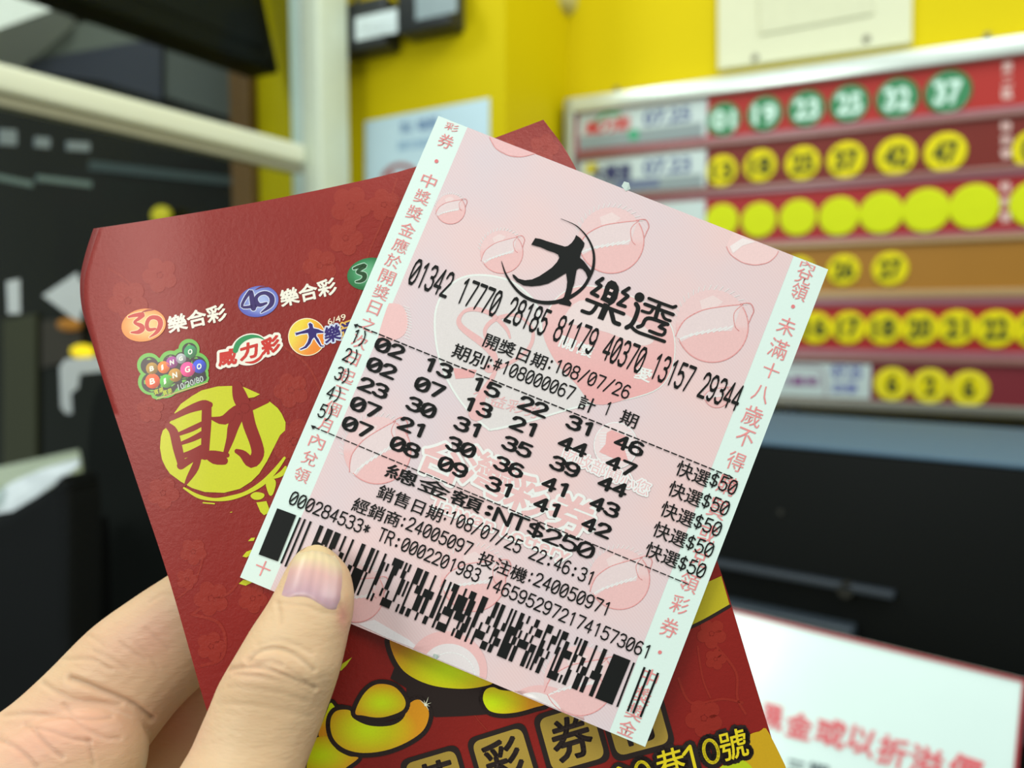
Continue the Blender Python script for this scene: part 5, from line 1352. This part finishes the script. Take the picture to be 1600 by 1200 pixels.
for pts, wd, dp in (
    (Zt([(165, 735), (260, 725), (350, 735), (430, 765), (500, 795), (575, 825)]), 3.2, .00065),
    (Zt([(262, 700), (300, 660), (360, 640), (430, 645), (500, 680), (570, 740)]), 3.0, .00052),
    (Zt([(262, 690), (310, 705), (370, 700), (420, 715)]), 2.4, .00030), (Zt([(300, 720), (390, 715), (470, 750), (540, 800)]), 2.4, .00028),
    (Zt([(200, 760), (300, 770), (400, 785), (480, 810), (560, 850)]), 2.6, .00025), (Zt([(310, 620), (400, 600), (480, 620), (560, 660)]), 2.6, .00020),
    (Zt([(170, 820), (280, 830), (420, 850), (540, 890)]), 3, .00014), (Zt([(120, 900), (260, 900), (420, 930), (560, 960)]), 3, .00012),
    (Zt([(400, 430), (412, 470), (420, 520)]), 2.4, .0003), (Zt([(405, 425), (470, 432), (540, 440), (600, 470), (680, 480)]), 2.2, .0002), (Zt([(690, 400), (702, 450), (716, 500)]), 2.2, .0002),
    (Zp([(330, 780), (400, 805), (470, 835), (560, 872), (640, 912), (712, 966)]), 4.5, .0011), (Zp([(200, 800), (280, 850), (360, 880), (450, 890), (560, 900)]), 4, .0004),
    (Zp([(20, 950), (130, 945), (260, 955), (420, 968), (520, 960)]), 3.5, .0004), (Zp([(160, 1020), (190, 1060), (240, 1110), (290, 1150)]), 3.5, .0005),
    (Zp([(0, 1060), (70, 1100), (130, 1150), (170, 1200)]), 3.5, .0005), (Zp([(415, 1070), (425, 1120), (440, 1180)]), 3.5, .0004), (Zp([(300, 900), (380, 1000), (470, 1050), (560, 1060)]), 3.5, .0003),
    (Zp([(120, 1000), (220, 1020), (330, 1060), (420, 1075)]), 3, .0004), (Zp([(560, 610), (610, 650), (680, 690)]), 3, .00025), (Zp([(440, 650), (520, 690), (600, 740)]), 3, .00022),
    (Zp([(680, 545), (730, 590), (790, 640)]), 3, .0002), (Zp([(640, 620), (700, 680), (740, 740)]), 2.5, .00018), (Zp([(350, 560), (420, 580), (480, 620)]), 3, .0002), (Zp([(700, 420), (750, 390), (800, 385)]), 2.5, .0002), (Zp([(250, 680), (330, 690), (430, 690), (520, 740)]), 3, .00028)):
    wd = max(3.6, wd * 1.15); d = segdist(catmull(pts, 4)); cr.append((d, wd, dp))
disp = np.zeros(nv)
for d, wd, dp in cr:
    disp -= dp * 0.6 * np.exp(-(d / wd) ** 2); disp += dp * .1 * np.exp(-((d - wd * 2.2) / (wd * 1.2)) ** 2)
disp *= (facing > .15)
disp *= np.where(X > 300, np.where(dz < .156, 1, 0), 1)
co2 = co + nr_ * disp[:, None]
# skin tint: warm beige, pinker over the joints and the fleshy parts
base = np.array(lin((216, 184, 146))[:3]); pink = np.array(lin((214, 158, 138))[:3]); yel_ = np.array(lin((218, 196, 148))[:3])
def blob(x, y, rx, ry, a=1.0): return a * np.exp(-(((X - x) / rx) ** 2 + ((Y - y) / ry) ** 2))
pk_ = np.clip(blob(200, 1010, 70, 50, .45) + blob(130, 1130, 110, 60, .6) + blob(250, 980, 40, 50, .4) + blob(535, 962, 9, 20, .9) + blob(390, 1045, 70, 25, .2) + blob(545, 1000, 14, 60, .3) + blob(30, 1180, 80, 50, .5) + blob(285, 1130, 40, 50, .5), 0, 1)
ye_ = np.clip(blob(497, 852, 34, 26, .8), 0, 1) * (1 - pk_)
col = base[None] * (1 - pk_ - ye_)[:, None] + pink[None] * pk_[:, None] + yel_[None] * ye_[:, None]
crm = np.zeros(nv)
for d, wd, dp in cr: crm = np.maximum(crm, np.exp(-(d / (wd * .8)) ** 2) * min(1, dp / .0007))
col *= (1 - .22 * crm * (facing > .15))[:, None]  # shade painted into the skin colour along the creases
loc = np.array([co2[:, 0].mean(), co2[:, 1].mean(), co2[:, 2].min()])
hm.vertices.foreach_set('co', (co2 - loc).astype(np.float32).ravel())
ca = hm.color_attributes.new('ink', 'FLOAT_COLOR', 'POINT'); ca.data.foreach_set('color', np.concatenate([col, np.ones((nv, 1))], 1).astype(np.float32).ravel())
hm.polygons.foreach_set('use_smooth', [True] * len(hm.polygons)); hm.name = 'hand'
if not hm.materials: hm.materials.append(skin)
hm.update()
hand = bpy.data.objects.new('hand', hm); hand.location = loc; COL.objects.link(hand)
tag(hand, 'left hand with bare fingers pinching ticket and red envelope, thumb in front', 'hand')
# nail
bv = BVHTree.FromPolygons([tuple(v) for v in co2], [tuple(p.vertices) for p in hm.polygons])
nL = catmull([(437, 931), (440, 911), (449, 888), (463, 867), (478, 855)], 4); nR = catmull([(527, 955), (534, 935), (536, 908), (532, 882), (514, 856)], 4)
nB = catmull([(437, 931), (448, 936), (463, 934), (481, 936), (498, 946), (512, 955), (527, 955)], 4); nTp = catmull([(478, 855), (487, 850.5), (497, 849), (506, 851), (514, 856)], 4)
aL, aR, aB, aT = alen(nL), alen(nR), alen(nB), alen(nTp)
nn = 26; V = []; Fc = []; cols = []
G = np.zeros((nn + 1, nn + 1)); XY = {}
for j in range(nn + 1):
    t = j / nn
    for i in range(nn + 1):
        s = i / nn
        l, r, bb, tt = along(nL, aL, t), along(nR, aR, t), along(nB, aB, s), along(nTp, aT, s)
        xy = [(1 - s) * l[k] + s * r[k] + (1 - t) * bb[k] + t * tt[k] - ((1 - s) * (1 - t) * nB[0][k] + s * (1 - t) * nB[-1][k] + (1 - s) * t * nTp[0][k] + s * t * nTp[-1][k]) for k in (0, 1)]
        XY[i, j] = xy; rr = ray(*xy)
        h = bv.ray_cast(CAM, rr.normalized())
        G[i, j] = (h[0] - CAM).dot(FWD) if h[0] is not None and h[3] < .3 else np.nan
G[np.isnan(G)] = np.nanmax(G)
for _ in range(10):
    G2 = G.copy(); G2[1:-1, 1:-1] = (G[:-2, 1:-1] + G[2:, 1:-1] + G[1:-1, :-2] + G[1:-1, 2:]) / 4; G = G2
mixc = lambda a, b, t: tuple(x + (y - x) * t for x, y in zip(a, b))
for j in range(nn + 1):
    for i in range(nn + 1):
        s, t = i / nn, j / nn; e = min(s, 1 - s, t * 1.2) * 2
        lift = -.00025 + .0008 * (1 - math.exp(-e * 9)) + .0006 * t * t
        x, y = XY[i, j]; V.append(P(x, y, G[i, j] - lift))
        c = (186, 148, 156) if t < .12 else mixc((184, 146, 154), (206, 160, 152), min(1, (t - .12) / .35)) if t < .47 else mixc((206, 160, 152), (216, 192, 152), min(1, (t - .47) / .22))
        if t < .08: c = mixc((214, 170, 160), c, t / .08)
        k = .03 * math.sin(s * 38) * (1 - abs(2 * s - 1)); cols.append(lin(tuple(min(255, v * (1 + k)) for v in c)))
for j in range(nn):
    for i in range(nn): a = j * (nn + 1) + i; Fc.append((a, a + 1, a + nn + 2, a + nn + 1))
nm = bpy.data.materials.new('nail_plate'); nm.use_nodes = True; nt = nm.node_tree; b_ = nt.nodes['Principled BSDF']; b_.inputs['Roughness'].default_value = .34; b_.inputs['Specular IOR Level'].default_value = .45
at = nt.nodes.new('ShaderNodeVertexColor'); at.layer_name = 'ink'; nt.links.new(at.outputs['Color'], b_.inputs['Base Color']); b_.inputs['Subsurface Weight'].default_value = .15; b_.inputs['Subsurface Scale'].default_value = .001
wv = nt.nodes.new('ShaderNodeTexNoise'); wv.inputs['Scale'].default_value = 300; tc = nt.nodes.new('ShaderNodeTexCoord'); mpp = nt.nodes.new('ShaderNodeMapping'); mpp.inputs['Scale'].default_value = (3, 1, .15); mpp.inputs['Rotation'].default_value = (0, math.radians(-18), 0)
nt.links.new(tc.outputs['Object'], mpp.inputs[0]); nt.links.new(mpp.outputs[0], wv.inputs['Vector']); bp = nt.nodes.new('ShaderNodeBump'); bp.inputs['Strength'].default_value = .12; bp.inputs['Distance'].default_value = .0002; nt.links.new(wv.outputs['Fac'], bp.inputs['Height']); nt.links.new(bp.outputs['Normal'], b_.inputs['Normal'])
nail = mk('thumbnail', V, Fc, nm, hand, smooth=True, cols=cols); tag(nail, 'short trimmed thumbnail, yellowish at its free edge')
